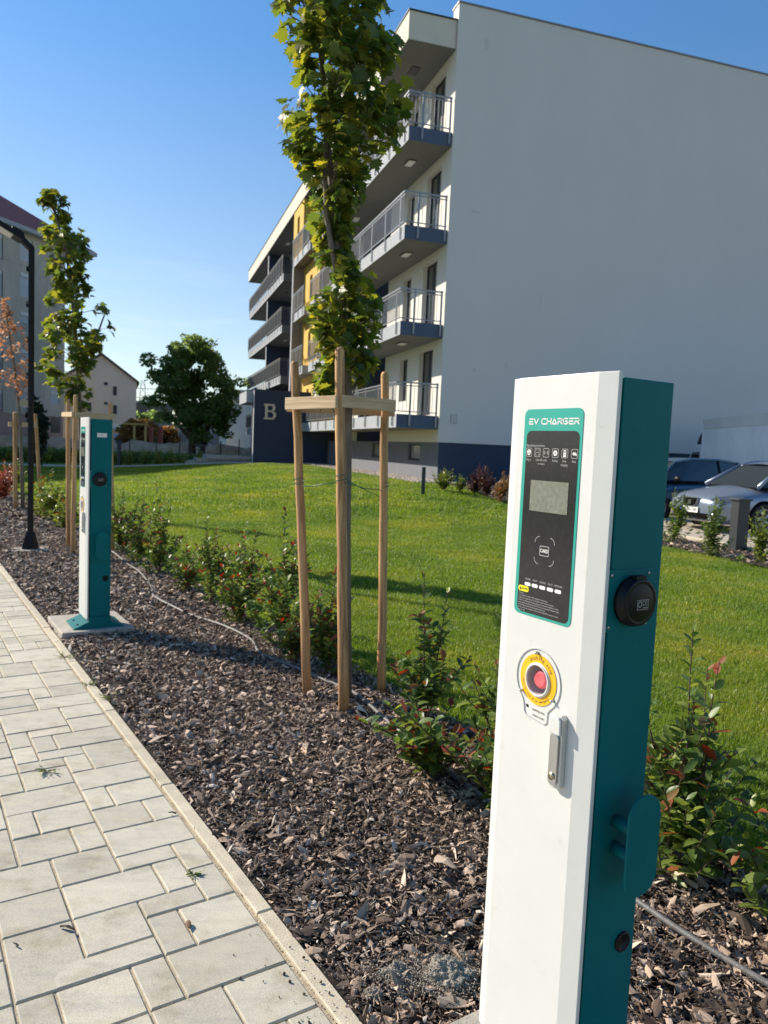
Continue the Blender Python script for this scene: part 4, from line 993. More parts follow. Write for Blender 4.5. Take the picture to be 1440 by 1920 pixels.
    cap_ = MB().prism([(-.016, .040), (.016, .040), (.015, .070), (.010, .077), (-.010, .077), (-.015, .070)], .014, .020); cap_.build("handle_cap", white_paint, hdl, bevel=.002)
    MB().prism(rrect(.024, .108, .011, 5, 0, -.013), .0142, .0185).build("lever", chrome, hdl, bevel=.0015)
    MB().lathe([(0.0, .0035), (0.008, .0035), (0.008, 0), (0, 0)], 14).build("lock", simple("brass_lock", (0.45, 0.38, 0.26), 0.35, .9) if "brass_lock" not in MATS else MATS["brass_lock"], hdl).matrix_local = Matrix.Translation((0, -.048, .0175))
    # ---- side: socket, cable holster, cable gland. axes: right=+x, up=z, out=-y
    def SM(x_, z_, off=0.0): return axes((x_, 0.004 - off, z_), (1, 0, 0), (0, 0, 1), (0, -1, 0))
    sk = MB().prism(rrect(.124, .122, .004, 3), 0, .0022).build("socket_plate", teal_paint, c); sk.matrix_local = SM(.079, 1.174)
    for dx in (-.053, .053):
        for dy in (-.051, .051):
            MB().lathe([(.0032, .0022), (.0032, .0038), (.0018, .0048), (0, .0048)], 10).build("screw", steel, sk).matrix_local = Matrix.Translation((dx, dy, 0))
    soc = MB().lathe([(.049, .0022), (.050, .006), (.050, .014), (.047, .016), (.047, .024), (.0455, .027), (.040, .028), (.0385, .0265), (.036, .028), (0, .028)], 44); soc.box((-.014, .040, .010), (.014, .052, .026))
    so2 = soc.build("socket_cover", dark_plastic, sk); so2.matrix_local = Matrix.Translation((.006, -.002, 0))
    ce = MB(); outline(ce, [(-.016, -.010), (.016, -.010), (.016, .010), (-.016, .010)], .0008, 0, .0002)
    for i in range(14):
        a, b = 2 * math.pi * i / 14, 2 * math.pi * (i + 1) / 14; stroke(ce, [(-.008 + .0045 * math.cos(a), .001 + .0058 * math.sin(a)), (-.008 + .0045 * math.cos(b), .001 + .0058 * math.sin(b))], .002, 0, .0002)
    for cx0 in (.003, .0105): stroke(ce, [(cx0 + .0034 * math.cos(R(q)), .003 + .0048 * math.sin(R(q))) for q in (50, 90, 135, 180, 225, 270, 310)], .0012, 0, .0002)
    stroke(ce, [(.0075, .003), (.012, .003)], .0011, 0, .0002); stroke(ce, [(.001, -.0062), (.013, -.0062)], .0014, 0, .0002)
    ce.build("ce_mark", grey_print, so2).matrix_local = Matrix.Translation((.005, -.004, .0281))
    hol = MB().prism(rrect(.092, .208, .045, 9), .058, .063).build("cable_holster", teal_paint, c, bevel=.001); hol.matrix_local = SM(.100, .690)
    for dz in (.028, -.028): MB().lathe([(.0135, 0), (.0135, .058), (0, .058)], 18).build("peg", teal_paint, hol).matrix_local = Matrix.Translation((-.012, dz, 0))
    MB().lathe([(.0215, 0.0), (.0215, .004), (.016, .0045), (.015, .001), (0, .001)], 24).build("cable_gland", dark_plastic, c).matrix_local = SM(.134, .444)
    return c
ch1 = charger(tuple(P(-0.539, 0.160, 0.0)), R(31.5), "nearest white and teal EV charger pillar, face with screen and red stop button", 0.037)
ch2p = gnd(160.5, 1179, .05)
ch2 = charger((ch2p.x, ch2p.y, 0.0), R(32.2), "second EV charger pillar farther along the path, teal side with small white sticker", 0.077)
# the second one shows a small sticker on the side
MB().box((-.034, -.015, 0), (.034, .015, .0005)).build("sticker", white_print, ch2, label="small white type sticker").matrix_local = axes((.10, .0035, 1.49), (1, 0, 0), (0, 0, 1), (0, -1, 0))
for i in range(3):
    MB().box((-.028, .004 - i * .006, .0005), (.010 + .006 * (i % 2), .006 - i * .006, .0008)).build("print_line", grey_print, ch2).matrix_local = axes((.10, .0035, 1.49), (1, 0, 0), (0, 0, 1), (0, -1, 0))
for s0, lb in ((-0.742, "concrete footing slab under the nearest EV charger"), (4.135, "concrete footing slab under the second EV charger")):
    o = MB().bevbox((0.012, 0, -0.1), (0.522, 0.60, 0.047 if s0 > 0 else 0.037), .006).build("footing_slab", concrete); o.location = P(s0, 0); o.rotation_euler = (0, 0, PA)
    tag(o, lb, "concrete slab", "footing slabs of the EV chargers")
ch1.location.z = 0.0; ch2.location.z = -0.03
# ================================================================== TREES WITH STAKES
def stake(a, b, r0, r1, tree, lbl, mat=stake_m):
    a, b = Vector(a), Vector(b); d = b - a; L_ = d.length
    m_ = MB(); k = 9; pts_ = [Vector((random.gauss(0, .002), random.gauss(0, .002), L_ * i / k)) for i in range(k + 1)]; pts_[0] = Vector((0, 0, -0.08))
    rr = [r0 + (r1 - r0) * i / k for i in range(k + 1)]
    m_.tube(pts_ + [Vector((0, 0, L_ + .012))], rr + [r1 * .78], 14)
    o = m_.build("stake", mat); o.location = a; o.rotation_mode = 'QUATERNION'; o.rotation_quaternion = d.to_track_quat('Z', 'Y')
    return o
def board(a, b, h, th, mat=board_m):
    a, b = Vector(a), Vector(b); d = (b - a); L_ = d.length; x = d.normalized(); z = Vector((0, 0, 1)); y = z.cross(x).normalized(); z = x.cross(y)
    m_ = MB().box((-h / 2, -th / 2, 0), (h / 2, th / 2, L_)); o = m_.build("crossbar", mat, bevel=.002)
    o.matrix_world = axes(a, z, y, x) if False else axes(a, z, -y, x) ; return o
def tripod(bases, tops, radii, boards, label, grp):
    base = sum((Vector(b) for b in bases), Vector()) / len(bases)
    root = empty("tree_stakes", (base.x, base.y, 0), 0, label, "tree stakes", grp)
    bpy.context.view_layer.update()
    for b, t_, r_ in zip(bases, tops, radii):
        o = stake(b, t_, r_, r_ * .86, root, None); o.parent = root; o.location = Vector(b) - root.location
    for a, b, h, th in boards:
        o = board(a, b, h, th); m_ = o.matrix_world.copy(); o.parent = root; o.matrix_local = Matrix.Translation(-root.location) @ m_
    return root
bA, bB, bC = gnd(577, 1304), gnd(645, 1338), gnd(716, 1298)
tA, tB, tC = at(553, 683, bA.y + .10), at(636, 657, bB.y + .06), at(722, 703, bC.y + .0)
lerp = lambda a, b, k: a + (b - a) * k
def at_h(a, b, z): return lerp(a, b, (z - a.z) / (b.z - a.z))
hz = at(600, 755, bA.y).z
A_, B_, C_ = at_h(bA, tA, hz), at_h(bB, tB, hz + .0), at_h(bC, tC, hz)
off1 = Vector((-.01, -.050, 0)); off2 = Vector((.0, -.052, 0))
def ext(a, b, e0, e1): d = (b - a).normalized(); return a - d * e0, b + d * e1
b1 = (at(537, 757, A_.y - .06), at(632, 753.5, B_.y - .03)); b2 = (at(640, 752, B_.y - .02), at(740, 761, C_.y - .055))
b3 = ext(A_, C_, .06, .06); b3 = (b3[0] + Vector((0, .055, -.02)), b3[1] + Vector((0, .055, -.02)))
tp1 = tripod([bA, bB, bC], [tA, tB, tC], [.0275, .0300, .0275], [(b1[0], b1[1], .068, .022), (b2[0], b2[1], .066, .022), (b3[0], b3[1], .065, .022)],
       "three round wooden stakes with crossbars supporting the nearest young maple", "wooden stake frames round young trees")
# green tie wire
wA, wB, wC = at(560, 911, bA.y + .0), at(641, 906, bB.y), at(722, 925, bC.y)
wz = MB()
def loop(c_, r_): return [c_ + Vector((r_ * math.cos(q), r_ * math.sin(q), .004 * q)) for q in np.linspace(0, 12.5, 26)]
wz.tube(loop(wB, .033), .0022, 5); wz.tube(loop(wA, .030), .0018, 5); wz.tube(loop(wC + Vector((0, 0, .02)), .030), .0018, 5)
wz.tube([wA + Vector((.03, -.02, .0)), lerp(wA, wB, .4) + Vector((0, 0, -.004)), wB + Vector((-.03, .03, .002))], .0028, 5)
wz.tube([wB + Vector((.03, .03, 0)), lerp(wB, wC, .5) + Vector((0, 0, .0)), wC + Vector((-.03, 0, .02))], .0028, 5)
wz.tube([wB + Vector((.03, .03, .012)), lerp(wB, wC, .5) + Vector((0, 0, -.006)), wC + Vector((-.03, -.03, -.02))], .0022, 5)
wo_ = wz.build("tie_wire", wire_green); tag(wo_, "green tie wire strung between the stakes of the nearest maple", "wire")

def pick_outline(rows, y):
    for (y0, l0, r0), (y1, l1, r1) in zip(rows, rows[1:]):
        if y0 <= y <= y1:
            k = (y - y0) / (y1 - y0); return l0 + (l1 - l0) * k, r0 + (r1 - r0) * k
    return None
def maple(name, label, group, trunk_px, Y, rows, nleaf, nobj, lsize, mat, extra_stems=(), r_base=.03, gy=None, templates=MAPLES, key="maple", clump=0.6, nbr=40):
    """young tree: trunk through the given pixel path at depth Y, crown inside the outline rows (y, left, right)"""
    tp = [at(x, y, Y) for x, y in trunk_px]; base = tp[0].copy(); base.z = 0
    root = empty(name, (base.x, base.y, 0), 0, label, "tree", group); B0 = Vector((base.x, base.y, 0))
    tp[0].z = -0.05; m_ = MB(); n_ = len(tp); m_.tube([p - B0 for p in tp], [r_base * (1 - .72 * i / (n_ - 1)) for i in range(n_)], 10)
    tr = m_.build("trunk", trunk_m, root)
    for st_ in extra_stems:
        MB().tube([at(x, y, Y + dy) - B0 for x, y, dy in st_], [r_base * .55 * (1 - .5 * i / (len(st_) - 1)) for i in range(len(st_))], 8).build("side_trunk", trunk_m, root)
    ys = np.array([r_[0] for r_ in rows]); wid = np.array([r_[2] - r_[1] for r_ in rows]); cdf = np.cumsum(np.concatenate([[0], ((wid[1:] + wid[:-1]) / 2 + 45) * np.diff(ys)])); cdf /= cdf[-1]
    def trunk_at(z):
        for a, b in zip(tp, tp[1:]):
            if a.z <= z <= b.z: return lerp(a, b, (z - a.z) / (b.z - a.z))
        return tp[-1] if z > tp[-1].z else tp[0]
    # twig ends first, leaves cluster round them
    nt = max(24, nleaf // 9); tips = []
    while len(tips) < nt:
        y = np.interp(rng.random(), cdf, ys); lr = pick_outline(rows, y)
        hw = (lr[1] - lr[0]) / 2; cx = (lr[0] + lr[1]) / 2; a = rng.uniform(0, 6.28); rr = math.sqrt(rng.uniform(0.02, 1)); px = cx + hw * rr * math.cos(a) * .97; dyy = hw * rr * math.sin(a) / F_PX * Y * .85
        tips.append(at(px, y, Y + dyy))
    bm_ = MB()
    for q in tips[:nbr * 3]:
        zt = q.z - rng.uniform(.06, .24) * (1 if key == "maple" else 1.5); s_ = trunk_at(zt) ; mid = lerp(s_, q, .55) + Vector((0, 0, .02))
        if (q - s_).length < .9: bm_.tube([s_ - B0, mid - B0, q - B0], [.0055, .0038, .0018], 5, cap=False)
    bm_.build("twigs", trunk_m, root)
    T_ = np.array([list(q) for q in tips]); k = rng.integers(0, nt, nleaf)
    pos = T_[k] + np.clip(rng.normal(0, 1, (nleaf, 3)), -1.5, 1.5) * np.array([.060, .060, .070]) * clump
    # keep inside outline
    ok = []
    for i, p_ in enumerate(pos):
        q = proj(p_); lr = pick_outline(rows, q[1]) if q else None
        ok.append(lr is not None and lr[0] - 2 < q[0] < lr[1] + 2)
    pos = pos[np.array(ok)]; n2 = len(pos)
    ax_ = np.array([[trunk_at(p_[2]).x, trunk_at(p_[2]).y] for p_ in pos]); out = pos[:, :2] - ax_; out /= np.maximum(np.linalg.norm(out, axis=1, keepdims=True), .02)
    d = np.stack([out[:, 0] * .6 + rng.normal(0, .6, n2), out[:, 1] * .6 + rng.normal(0, .6, n2), rng.normal(-.45, .45, n2)], 1)
    up = np.stack([out[:, 0] * .35 + rng.normal(0, .45, n2), out[:, 1] * .35 + rng.normal(0, .45, n2), np.full(n2, 1.0)], 1)
    Rm = frames(d, up); size = lsize * rng.uniform(.6, 1.15, n2)
    pl = pos - np.array([B0.x, B0.y, 0]) - Rm[:, :, 1] * size[:, None] * .5
    front = np.argsort(pos[:, 1] - np.abs(out[:, 0]) * 0.1 )
    a_, b_ = front[:nobj], front[nobj:]
    leaf_objects(pl[a_], Rm[a_], size[a_], templates, mat, key, root)
    cme = cloud_mesh("crown", mat, pl[b_], Rm[b_], size[b_], templates); co = mobj("crown", cme, root); co["kind"] = "stuff"
    return root
rows1 = [(-150, 550, 710), (-80, 525, 735), (0, 510, 742), (30, 508, 738), (60, 514, 745), (100, 509, 757), (150, 518, 764), (200, 511, 766), (250, 519, 760), (275, 538, 752), (310, 560, 722), (345, 568, 700), (380, 572, 680), (420, 585, 665), (460, 590, 655), (500, 592, 668), (530, 598, 722), (565, 582, 722), (600, 580, 708), (640, 588, 708), (680, 592, 712), (710, 590, 690), (735, 588, 662), (765, 596, 620)]
maple("maple_tree", "nearest young maple with leafy green crown in front of the building", "young maples in the mulch bed",
      [(650, 1325), (648, 1000), (652, 760), (648, 640), (640, 530), (630, 440), (622, 350), (615, 270), (608, 180), (601, 80), (598, -60), (600, -140)], 4.27, rows1, 2750, 290, .086, maple_leaf_m,
      extra_stems=[[(637, 530, -.02), (622, 470, -.05), (612, 400, -.06), (609, 320, -.06), (612, 240, -.05), (606, 150, -.03), (596, 60, 0)]], r_base=.031)
rows2 = [(358, 80, 108), (375, 72, 122), (400, 66, 142), (430, 60, 150), (450, 66, 160), (480, 82, 165), (510, 84, 170), (550, 84, 172), (562, 86, 176), (575, 88, 210), (600, 84, 215), (630, 74, 212), (655, 60, 196), (680, 56, 188), (705, 66, 182), (730, 92, 182), (750, 124, 180), (770, 142, 162)]
maple("maple_tree", "second young maple with slender crown behind the farther EV charger", "young maples in the mulch bed",
      [(160, 1012), (156, 900), (150, 775), (146, 700), (141, 620), (134, 540), (124, 470), (112, 430), (100, 390), (95, 370)], 9.9, rows2, 1450, 270, .115, maple_leaf_m, r_base=.035,
      extra_stems=[[(150, 700, 0), (165, 660, .05), (185, 620, .05), (196, 590, .05)]])
# tripod 2
b21, b22 = gnd(128, 1027), gnd(137, 1042); b23 = P(8.35, 1.35)
t21, t22 = at(127.5, 750, b21.y), at(141.6, 742, b22.y); t23 = at(207, 757, b23.y + .1)
z2 = at(160, 778, 9.3).z
p21, p22, p23 = at_h(b21, t21, z2), at_h(b22, t22, z2), at_h(b23, t23, z2)
tripod([b21, b22, b23], [t21, t22, t23], [.029, .030, .029], [(at(117, 777, p21.y - .06), at(137, 777, p22.y - .04), .055, .022), (at(141, 778, p22.y - .05), at(215, 781, p23.y - .05), .06, .022), (p21 + Vector((0, .06, 0)), p23 + Vector((0, .06, 0)), .06, .022)],
       "three wooden stakes with crossbars behind the farther EV charger", "wooden stake frames round young trees")
# tree 3: dry
rows3 = [(560, 6, 18), (585, 3, 22), (620, -8, 45), (660, -15, 60), (700, -20, 58), (730, -10, 58), (748, 15, 56)]
maple("maple_tree", "young tree with dry brown leaves at the left edge, beside black lamp", "young maples in the mulch bed",
      [(43, 956), (41, 880), (38, 800), (33, 740), (26, 680), (16, 620), (10, 570)], 14.4, rows3, 420, 120, .085, brown_leaf_m, r_base=.04, clump=.9, nbr=20)
b31 = gnd(29, 955); b32 = gnd(33, 951); t31 = at(28, 774, b31.y); b33 = P(14.6, 1.45); t33 = at(66.6, 777, b33.y)
q31, q33 = at_h(b31, t31, at(30, 796, b31.y).z), at_h(b33, t33, at(60, 797, b33.y).z)
b34 = gnd(57, 945); t34 = b34 + Vector((0, 0, t31.z))
tripod([b31, b33, b34], [t31, t33, t34], [.042, .036, .034], [(q31 + Vector((-.08, -.09, 0)), q33 + Vector((.05, -.09, 0)), .09, .03)],
       "wooden stakes with crossbar supporting the dry brown tree at left", "wooden stake frames round young trees")

# ================================================================== PATH LAMP
lb = gnd(57, 1033); lt = at(65, 464, lb.y); lamp = empty("street_lamp", (lb.x, lb.y, 0), 0, "tall black path lamp with angled arm on a square concrete base", "street lamp")
H_ = lt.z; LB = Vector((lb.x, lb.y, 0)); lx = (lt.x - lb.x)
MB().box((-.027, -.027, .03), (.027, .027, H_)).build("pole", lamp_black, lamp, bevel=.006)
ft_ = MB(); ft_.add([(-.075, -.075, .03), (.075, -.075, .03), (.075, .075, .03), (-.075, .075, .03), (-.037, -.037, .24), (.037, -.037, .24), (.037, .037, .24), (-.037, .037, .24)], [(0, 1, 5, 4), (1, 2, 6, 5), (2, 3, 7, 6), (3, 0, 4, 7), (4, 5, 6, 7), (3, 2, 1, 0)]); ft_.build("foot", lamp_black, lamp)
e0 = Vector((0, 0, H_ - .02)); e1 = at(38, 446, lb.y - .1) - LB; e2 = at(-40, 398, lb.y - .35) - LB
def bar(name, a, b, w, h, mat, par, bevel=0.0):
    d = (b - a); x = d.normalized(); y = Vector((0, 0, 1)).cross(x).normalized(); z = x.cross(y); o = MB().box((0, -w / 2, -h / 2), (d.length, w / 2, h / 2)).build(name, mat, par, bevel=bevel); o.matrix_local = axes(a, x, y, z); return o
bar("arm", e0, e1, .068, .066, lamp_black, lamp, .004)
hd = bar("lamp_head", lerp(e0, e1, .8), e2, .24, .055, lamp_black, lamp, .006)
lh = (e2 - lerp(e0, e1, .8)).length
MB().box((lh * .22, -.10, -.036), (lh * .98, .10, -.0285)).build("diffuser", simple("led_diffuser", (0.62, 0.60, 0.55), 0.4), hd)
MB().box((.02, -.07, .028), (.16, .07, .07)).build("driver_box", lamp_black, hd)
tag(MB().bevbox((-.20, -.20, -.1), (.20, .20, .028), .006).build("lamp_base_slab", concrete), "square concrete slab under the black path lamp", "concrete slab").location = (lb.x, lb.y, 0)
bpy.data.objects["lamp_base_slab"].rotation_euler = (0, 0, R(20)); lamp.rotation_euler = (0, 0, 0)

# ================================================================== HOSE
hp = [(205, 1030), (240, 1055), (265, 1075), (285, 1098), (286, 1112), (300, 1125), (340, 1142), (420, 1172), (470, 1196), (490, 1222), (560, 1252), (610, 1272), (660, 1292), (715, 1340), (780, 1398), (880, 1470), (1040, 1580), (1200, 1690), (1300, 1755), (1440, 1836), (1600, 1925)]
hpts = [gnd(x, y, .034) for x, y in hp]
def smooth_path(ps, n_=6):
    out = []
    for i in range(len(ps) - 1):
        p0, p1, p2, p3 = ps[max(i-1, 0)], ps[i], ps[i+1], ps[min(i+2, len(ps)-1)]
        for k in range(n_):
            t_ = k / n_; out.append(0.5 * ((2*p1) + (p2-p0)*t_ + (2*p0-5*p1+4*p2-p3)*t_*t_ + (3*p1-p0-3*p2+p3)*t_**3))
    out.append(ps[-1]); return out
ht = smooth_path(hpts)
for q in ht: q.z = .026 + .006 * math.sin(q.x * 9) + .004 * math.sin(q.y * 5)
tag(MB().tube(ht, .0105, 10).build("irrigation_hose", hose_m), "thin grey irrigation hose winding through the mulch bed", "hose")

# ================================================================== SHRUBS
def shrub(x, y, h, spread, nst, lsize, label, mat=shrub_leaf_m, red=0.12, nobj=0, group=None, lean=(0, 0), dens=1.0, templates=OVALS, key="oval", name="shrub", z0=0.0, redmat=red_leaf_m, seed=None):
    r_ = np.random.default_rng(seed if seed is not None else rng.integers(1e9))
    root = empty(name, (x, y, z0), 0, label, "shrub", group); stems = MB(); P_ = []; D_ = []; S_ = []; RD = []
    for i in range(nst):
        a = r_.uniform(0, 6.28); hh = h * (1.0 if i == 0 else r_.uniform(.45, .95)); sp_ = spread * r_.uniform(.25, 1.0) * (0.35 if i == 0 else 1)
        n_ = 7; pts_ = []; j1, j2 = r_.normal(0, .02, 2)
        for k in range(n_):
            f = k / (n_ - 1); pts_.append(Vector((math.cos(a) * sp_ * f ** .8 + lean[0] * f * f + j1 * math.sin(f * 5), math.sin(a) * sp_ * f ** .8 + lean[1] * f * f + j2 * math.sin(f * 4), hh * f)))
        pts_[0].z = -.03; stems.tube(pts_, [.0055 - .0038 * k / (n_ - 1) for k in range(n_)], 6, cap=False)
        subs = [(pts_, 1.0)]
        for b in range(int(3 + hh * 5)):
            f0 = r_.uniform(.1, .85); p0 = pts_[int(f0 * (n_ - 1))]; aa = r_.uniform(0, 6.28); bl_ = r_.uniform(.08, .24) * (1.15 - f0) * (h / .6)
            bp_ = [p0, p0 + Vector((math.cos(aa) * bl_ * .5, math.sin(aa) * bl_ * .5, bl_ * .35)), p0 + Vector((math.cos(aa) * bl_ * .9, math.sin(aa) * bl_ * .9, bl_ * .95))]
            stems.tube(bp_, [.0028, .0022, .0014], 5, cap=False); subs.append((bp_, .8))
        for sp2, sc_ in subs:
            L_ = sum((q - p).length for p, q in zip(sp2, sp2[1:])); nl = max(3, int(L_ / lsize * 3.6 * dens)); az = r_.uniform(0, 6.28)
            for k in range(nl):
                f = 0.12 + .88 * (k + .5) / nl; ff = f * (len(sp2) - 1); i0 = min(int(ff), len(sp2) - 2); p = lerp(sp2[i0], sp2[i0 + 1], ff - i0)
                az += 2.4 + r_.normal(0, .25); upk = .15 + .75 * f + r_.normal(0, .25)
                if k == nl - 1: upk = 1.4
                d = Vector((math.cos(az), math.sin(az), upk)); P_.append(list(p)); D_.append(list(d)); S_.append(lsize * r_.uniform(.65, 1.15) * (0.75 if f > .93 else 1) * (1.08 - .25 * (p.z / max(h, .1)))); RD.append(r_.random() < red * (4.2 if k >= nl - 3 else .10))
    P_ = np.array(P_); D_ = np.array(D_); S_ = np.array(S_); RD = np.array(RD); n_ = len(P_)
    Rm = frames(D_, np.stack([r_.normal(0, .35, n_), r_.normal(0, .35, n_), np.ones(n_)], 1))
    stems.build("stems", stem_m, root)
    wp = P_ + np.array([x, y, 0]); order_ = np.argsort(np.hypot(wp[:, 0], wp[:, 1] - 0)); io = order_[:nobj]; ir = order_[nobj:]
    for mk, mt in ((False, mat), (True, redmat)):
        i1 = io[RD[io] == mk]; 
        if len(i1): leaf_objects(P_[i1], Rm[i1], S_[i1], templates, mt, key, root)
        i2 = ir[RD[ir] == mk]
        if len(i2):
            co = mobj("red_foliage" if mk else "foliage", cloud_mesh("foliage", mt, P_[i2], Rm[i2], S_[i2], templates), root); co["kind"] = "stuff"
    return root
SG = "young laurel shrubs along the lawn edge"
def px_s(s, t): return P(s, t)
def put_shrub(s, t, h, sp_, n_, ls, label, **k):
    q = P(s, t); return shrub(q.x, q.y, h, sp_, n_, ls, label, group=SG, z0=0.01, **k)
put_shrub(0.06, 1.32, .86, .24, 9, .074, "tall leafy shrub with red tips beside the nearest charger, right side", nobj=280, seed=3, red=.07)
put_shrub(-0.36, 1.38, .68, .20, 7, .074, "green shrub at the right frame edge behind the hose", nobj=280, seed=4, red=.07)
put_shrub(-0.95, 1.36, .55, .2, 6, .06, "shrub just outside the right frame edge nearest the camera", nobj=40, seed=14)
put_shrub(0.92, 1.34, .88, .22, 10, .070, "tallest shrub between the three stakes and nearest charger", nobj=280, seed=5, red=.09)
put_shrub(0.66, 1.12, .46, .27, 14, .070, "low dense shrub tucked against left side of nearest charger", nobj=280, seed=6, red=.08)
put_shrub(1.10, 1.04, .42, .22, 10, .076, "leaning shrub with large leaves right of the stake bottoms", nobj=160, seed=8, lean=(-.13, -.12), red=.07)
put_shrub(0.50, 1.36, .66, .20, 9, .070, 'mid height shrub directly behind the left side of nearest charger', nobj=120, seed=9, red=.12)
for i, (s, t, h, sp_, n_, lb2) in enumerate([
        (2.62, 1.33, .66, .17, 8, "red tipped shrub directly behind the left stake"), (3.42, 1.38, .97, .13, 6, "tallest shrub of the row, single upright stem left of the stakes"),
        (4.15, 1.36, .80, .20, 9, "bushy red flecked shrub next left of the tallest one"), (4.95, 1.40, .76, .17, 7, "upright open shrub in the middle of the row"),
        (5.60, 1.38, .45, .20, 8, "low shrub with red leaves beside the hose bend"), (6.55, 1.40, .95, .18, 7, "tall narrow shrub nearest right side of farther charger"),
        (7.35, 1.40, .80, .22, 8, "bushy shrub just right of the farther charger"), (8.1, 1.42, .80, .18, 7, "shrub partly hidden behind the farther charger"),
        (3.0, 1.30, .42, .18, 8, "low shrub filling the gap below the tallest one"), (1.62, 1.36, .80, .12, 5, "slender tall shrub just right of the right stake")]):
    put_shrub(s, t, h, sp_, n_, .062 if i < 5 else .066, lb2, nobj=150 if i < 5 or i > 7 else 90, seed=30 + i, red=.12, dens=1.15)
for i, (x, y, h, lb2, mt) in enumerate([(98, 975, .85, "yellow green shrub right of the black lamp pole", lime_leaf_m), (78, 968, .7, "pale green shrub directly beside the black lamp pole", lime_leaf_m), (120, 992, .5, "low yellow green shrub between lamp pole and stakes", lime_leaf_m),
                                    (14, 925, .8, "crimson leaved shrub at the left frame edge", crimson_leaf_m), (2, 935, .7, "second crimson shrub cut by the left frame edge", crimson_leaf_m), (28, 915, .8, "light green shrub behind the dry tree stakes", lime_leaf_m)]):
    q = gnd(x, y); shrub(q.x, q.y, h, .34, 9, .085, lb2, mat=mt, red=.05, nobj=50 if i < 2 else 0, group="coloured shrubs by the lamp", seed=60 + i, z0=0.01)
# shrubs by the gable
for i, (x, y, h, sp_, mt, lb2, n_) in enumerate([(830, 917, .55, .35, lime_leaf_m, "round bright green shrub at the building corner", 16), (862, 921, .42, .25, shrub_leaf_m, "small green shrub second from the building corner", 9),
                                             (890, 922, .75, .38, purple_leaf_m, "dark purple shrub against the navy plinth", 14), (912, 928, .75, .40, brown_leaf_m if False else purple_leaf_m, "purple brown spreading shrub in front of navy plinth", 12), (937, 938, .70, .30, bush_orange_m, "yellow brown shrub closest to the nearest charger", 11)]):
    q = gnd(x, y, .25); z0 = float(terrain(q.x, q.y)); q = gnd(x, y, z0); shrub(q.x, q.y, h, sp_, n_, .085, lb2, mat=mt, red=0.02, group="shrubs in the gravel by the gable", seed=80 + i, z0=z0)
# laurels by the parking
for i, (x, y, h, lb2) in enumerate([(1262, 1020, .95, "laurel half hidden behind the nearest charger, by parking"), (1335, 1043, .92, "laurel in front of the silver blue car's headlight"), (1422, 1056, .78, "lush laurel right of the grey parking post"), (1385, 1060, .12, "tiny seedling at the foot of the grey post"), (1470, 1075, .8, "laurel beyond the right frame edge by parking")]):
    q = gnd(x, y); shrub(q.x, q.y, h, .17, 8 if h > .2 else 2, .085, lb2, mat=lime_leaf_m if i == 2 else shrub_leaf_m, red=0.0, nobj=60 if i in (1, 2) else 0, group="laurels along the parking strip", seed=90 + i, z0=.03, dens=.9)

# ================================================================== POSTS
q = gnd(1382, 1033); z1 = at(1382, 938, q.y).z
pg = empty("parking_post", (q.x, q.y, 0), BA, "square dark grey metal post beside the parked silver blue car", "bollard")
MB().box((-.115, -.09, 0), (.115, .09, z1)).build("housing", post_grey, pg, bevel=.006)
MB().box((-.14, -.115, z1 - .002), (.14, .115, z1 + .03)).build("cap", post_grey, pg, bevel=.004)
MB().box((.16, -.04, .22), (.20, .04, .34)).build("socket", lamp_white, pg)
q = gnd(793, 919, .3); z0 = float(terrain(q.x, q.y)); q = gnd(793, 919, z0)
tag(MB().box((-.045, -.045, z0 - .1), (.045, .045, z0 + .56)).build("garden_post", post_grey, bevel=.004), "short dark post at lawn corner beside the gravel strip", "bollard").location = (q.x, q.y, 0)

# ================================================================== VEHICLES
def loft(mb, secs, mi=0, closed_ends=True, mirror=True, sm=True):
    """secs: list of (x, [(y,z)...]) half sections (y>=0) from bottom centre to top centre"""
    n = len(secs[0][1]); full = []
    for x, s_ in secs:
        ring = [(x, y, z) for y, z in s_] + [(x, -y, z) for y, z in s_[-2:0:-1]]; full.append(ring)
    m_ = len(full[0]); vs = [p for r_ in full for p in r_]; fs = []
    for i in range(len(full) - 1):
        for k in range(m_):
            k2 = (k + 1) % m_; fs.append((i*m_+k, (i+1)*m_+k, (i+1)*m_+k2, i*m_+k2))
    fs.append(tuple(range(m_))); fs.append(tuple((len(full)-1)*m_ + k for k in range(m_-1, -1, -1)))
    mb.add(vs, fs, mi, sm)
def wheel(par, x, y, r_, side):
    w = MB(); Mw = axes((x, y, r_), (1, 0, 0), (0, 0, 1), (0, side, 0)) if side > 0 else axes((x, y, r_), (1, 0, 0), (0, 0, 1), (0, -1, 0))
    w.lathe([(r_ * .62, -.10), (r_ * .93, -.10), (r_, -.07), (r_, .07), (r_ * .93, .10), (r_ * .70, .10), (r_ * .66, .085)], 32, 0)
    wo2 = w.build("wheel", tyre_m, par); wo2.matrix_local = Mw
    rm = MB(); rm.lathe([(r_ * .70, .075), (r_ * .68, .09), (r_ * .62, .085), (r_ * .60, .02), (0, .01)], 28)
    for k in range(5):
        a = 2 * math.pi * k / 5
        for da in (-.13, .13):
            ca, sa = math.cos(a + da), math.sin(a + da)
            rm.tube([(ca * r_ * .12, sa * r_ * .12, .075), (ca * r_ * .64, sa * r_ * .64, .08)], [.022, .018], 6)
    rm.lathe([(.035, .06), (.045, .085), (0, .09)], 14); rm.build("rim", alloy, wo2)
    return wo2
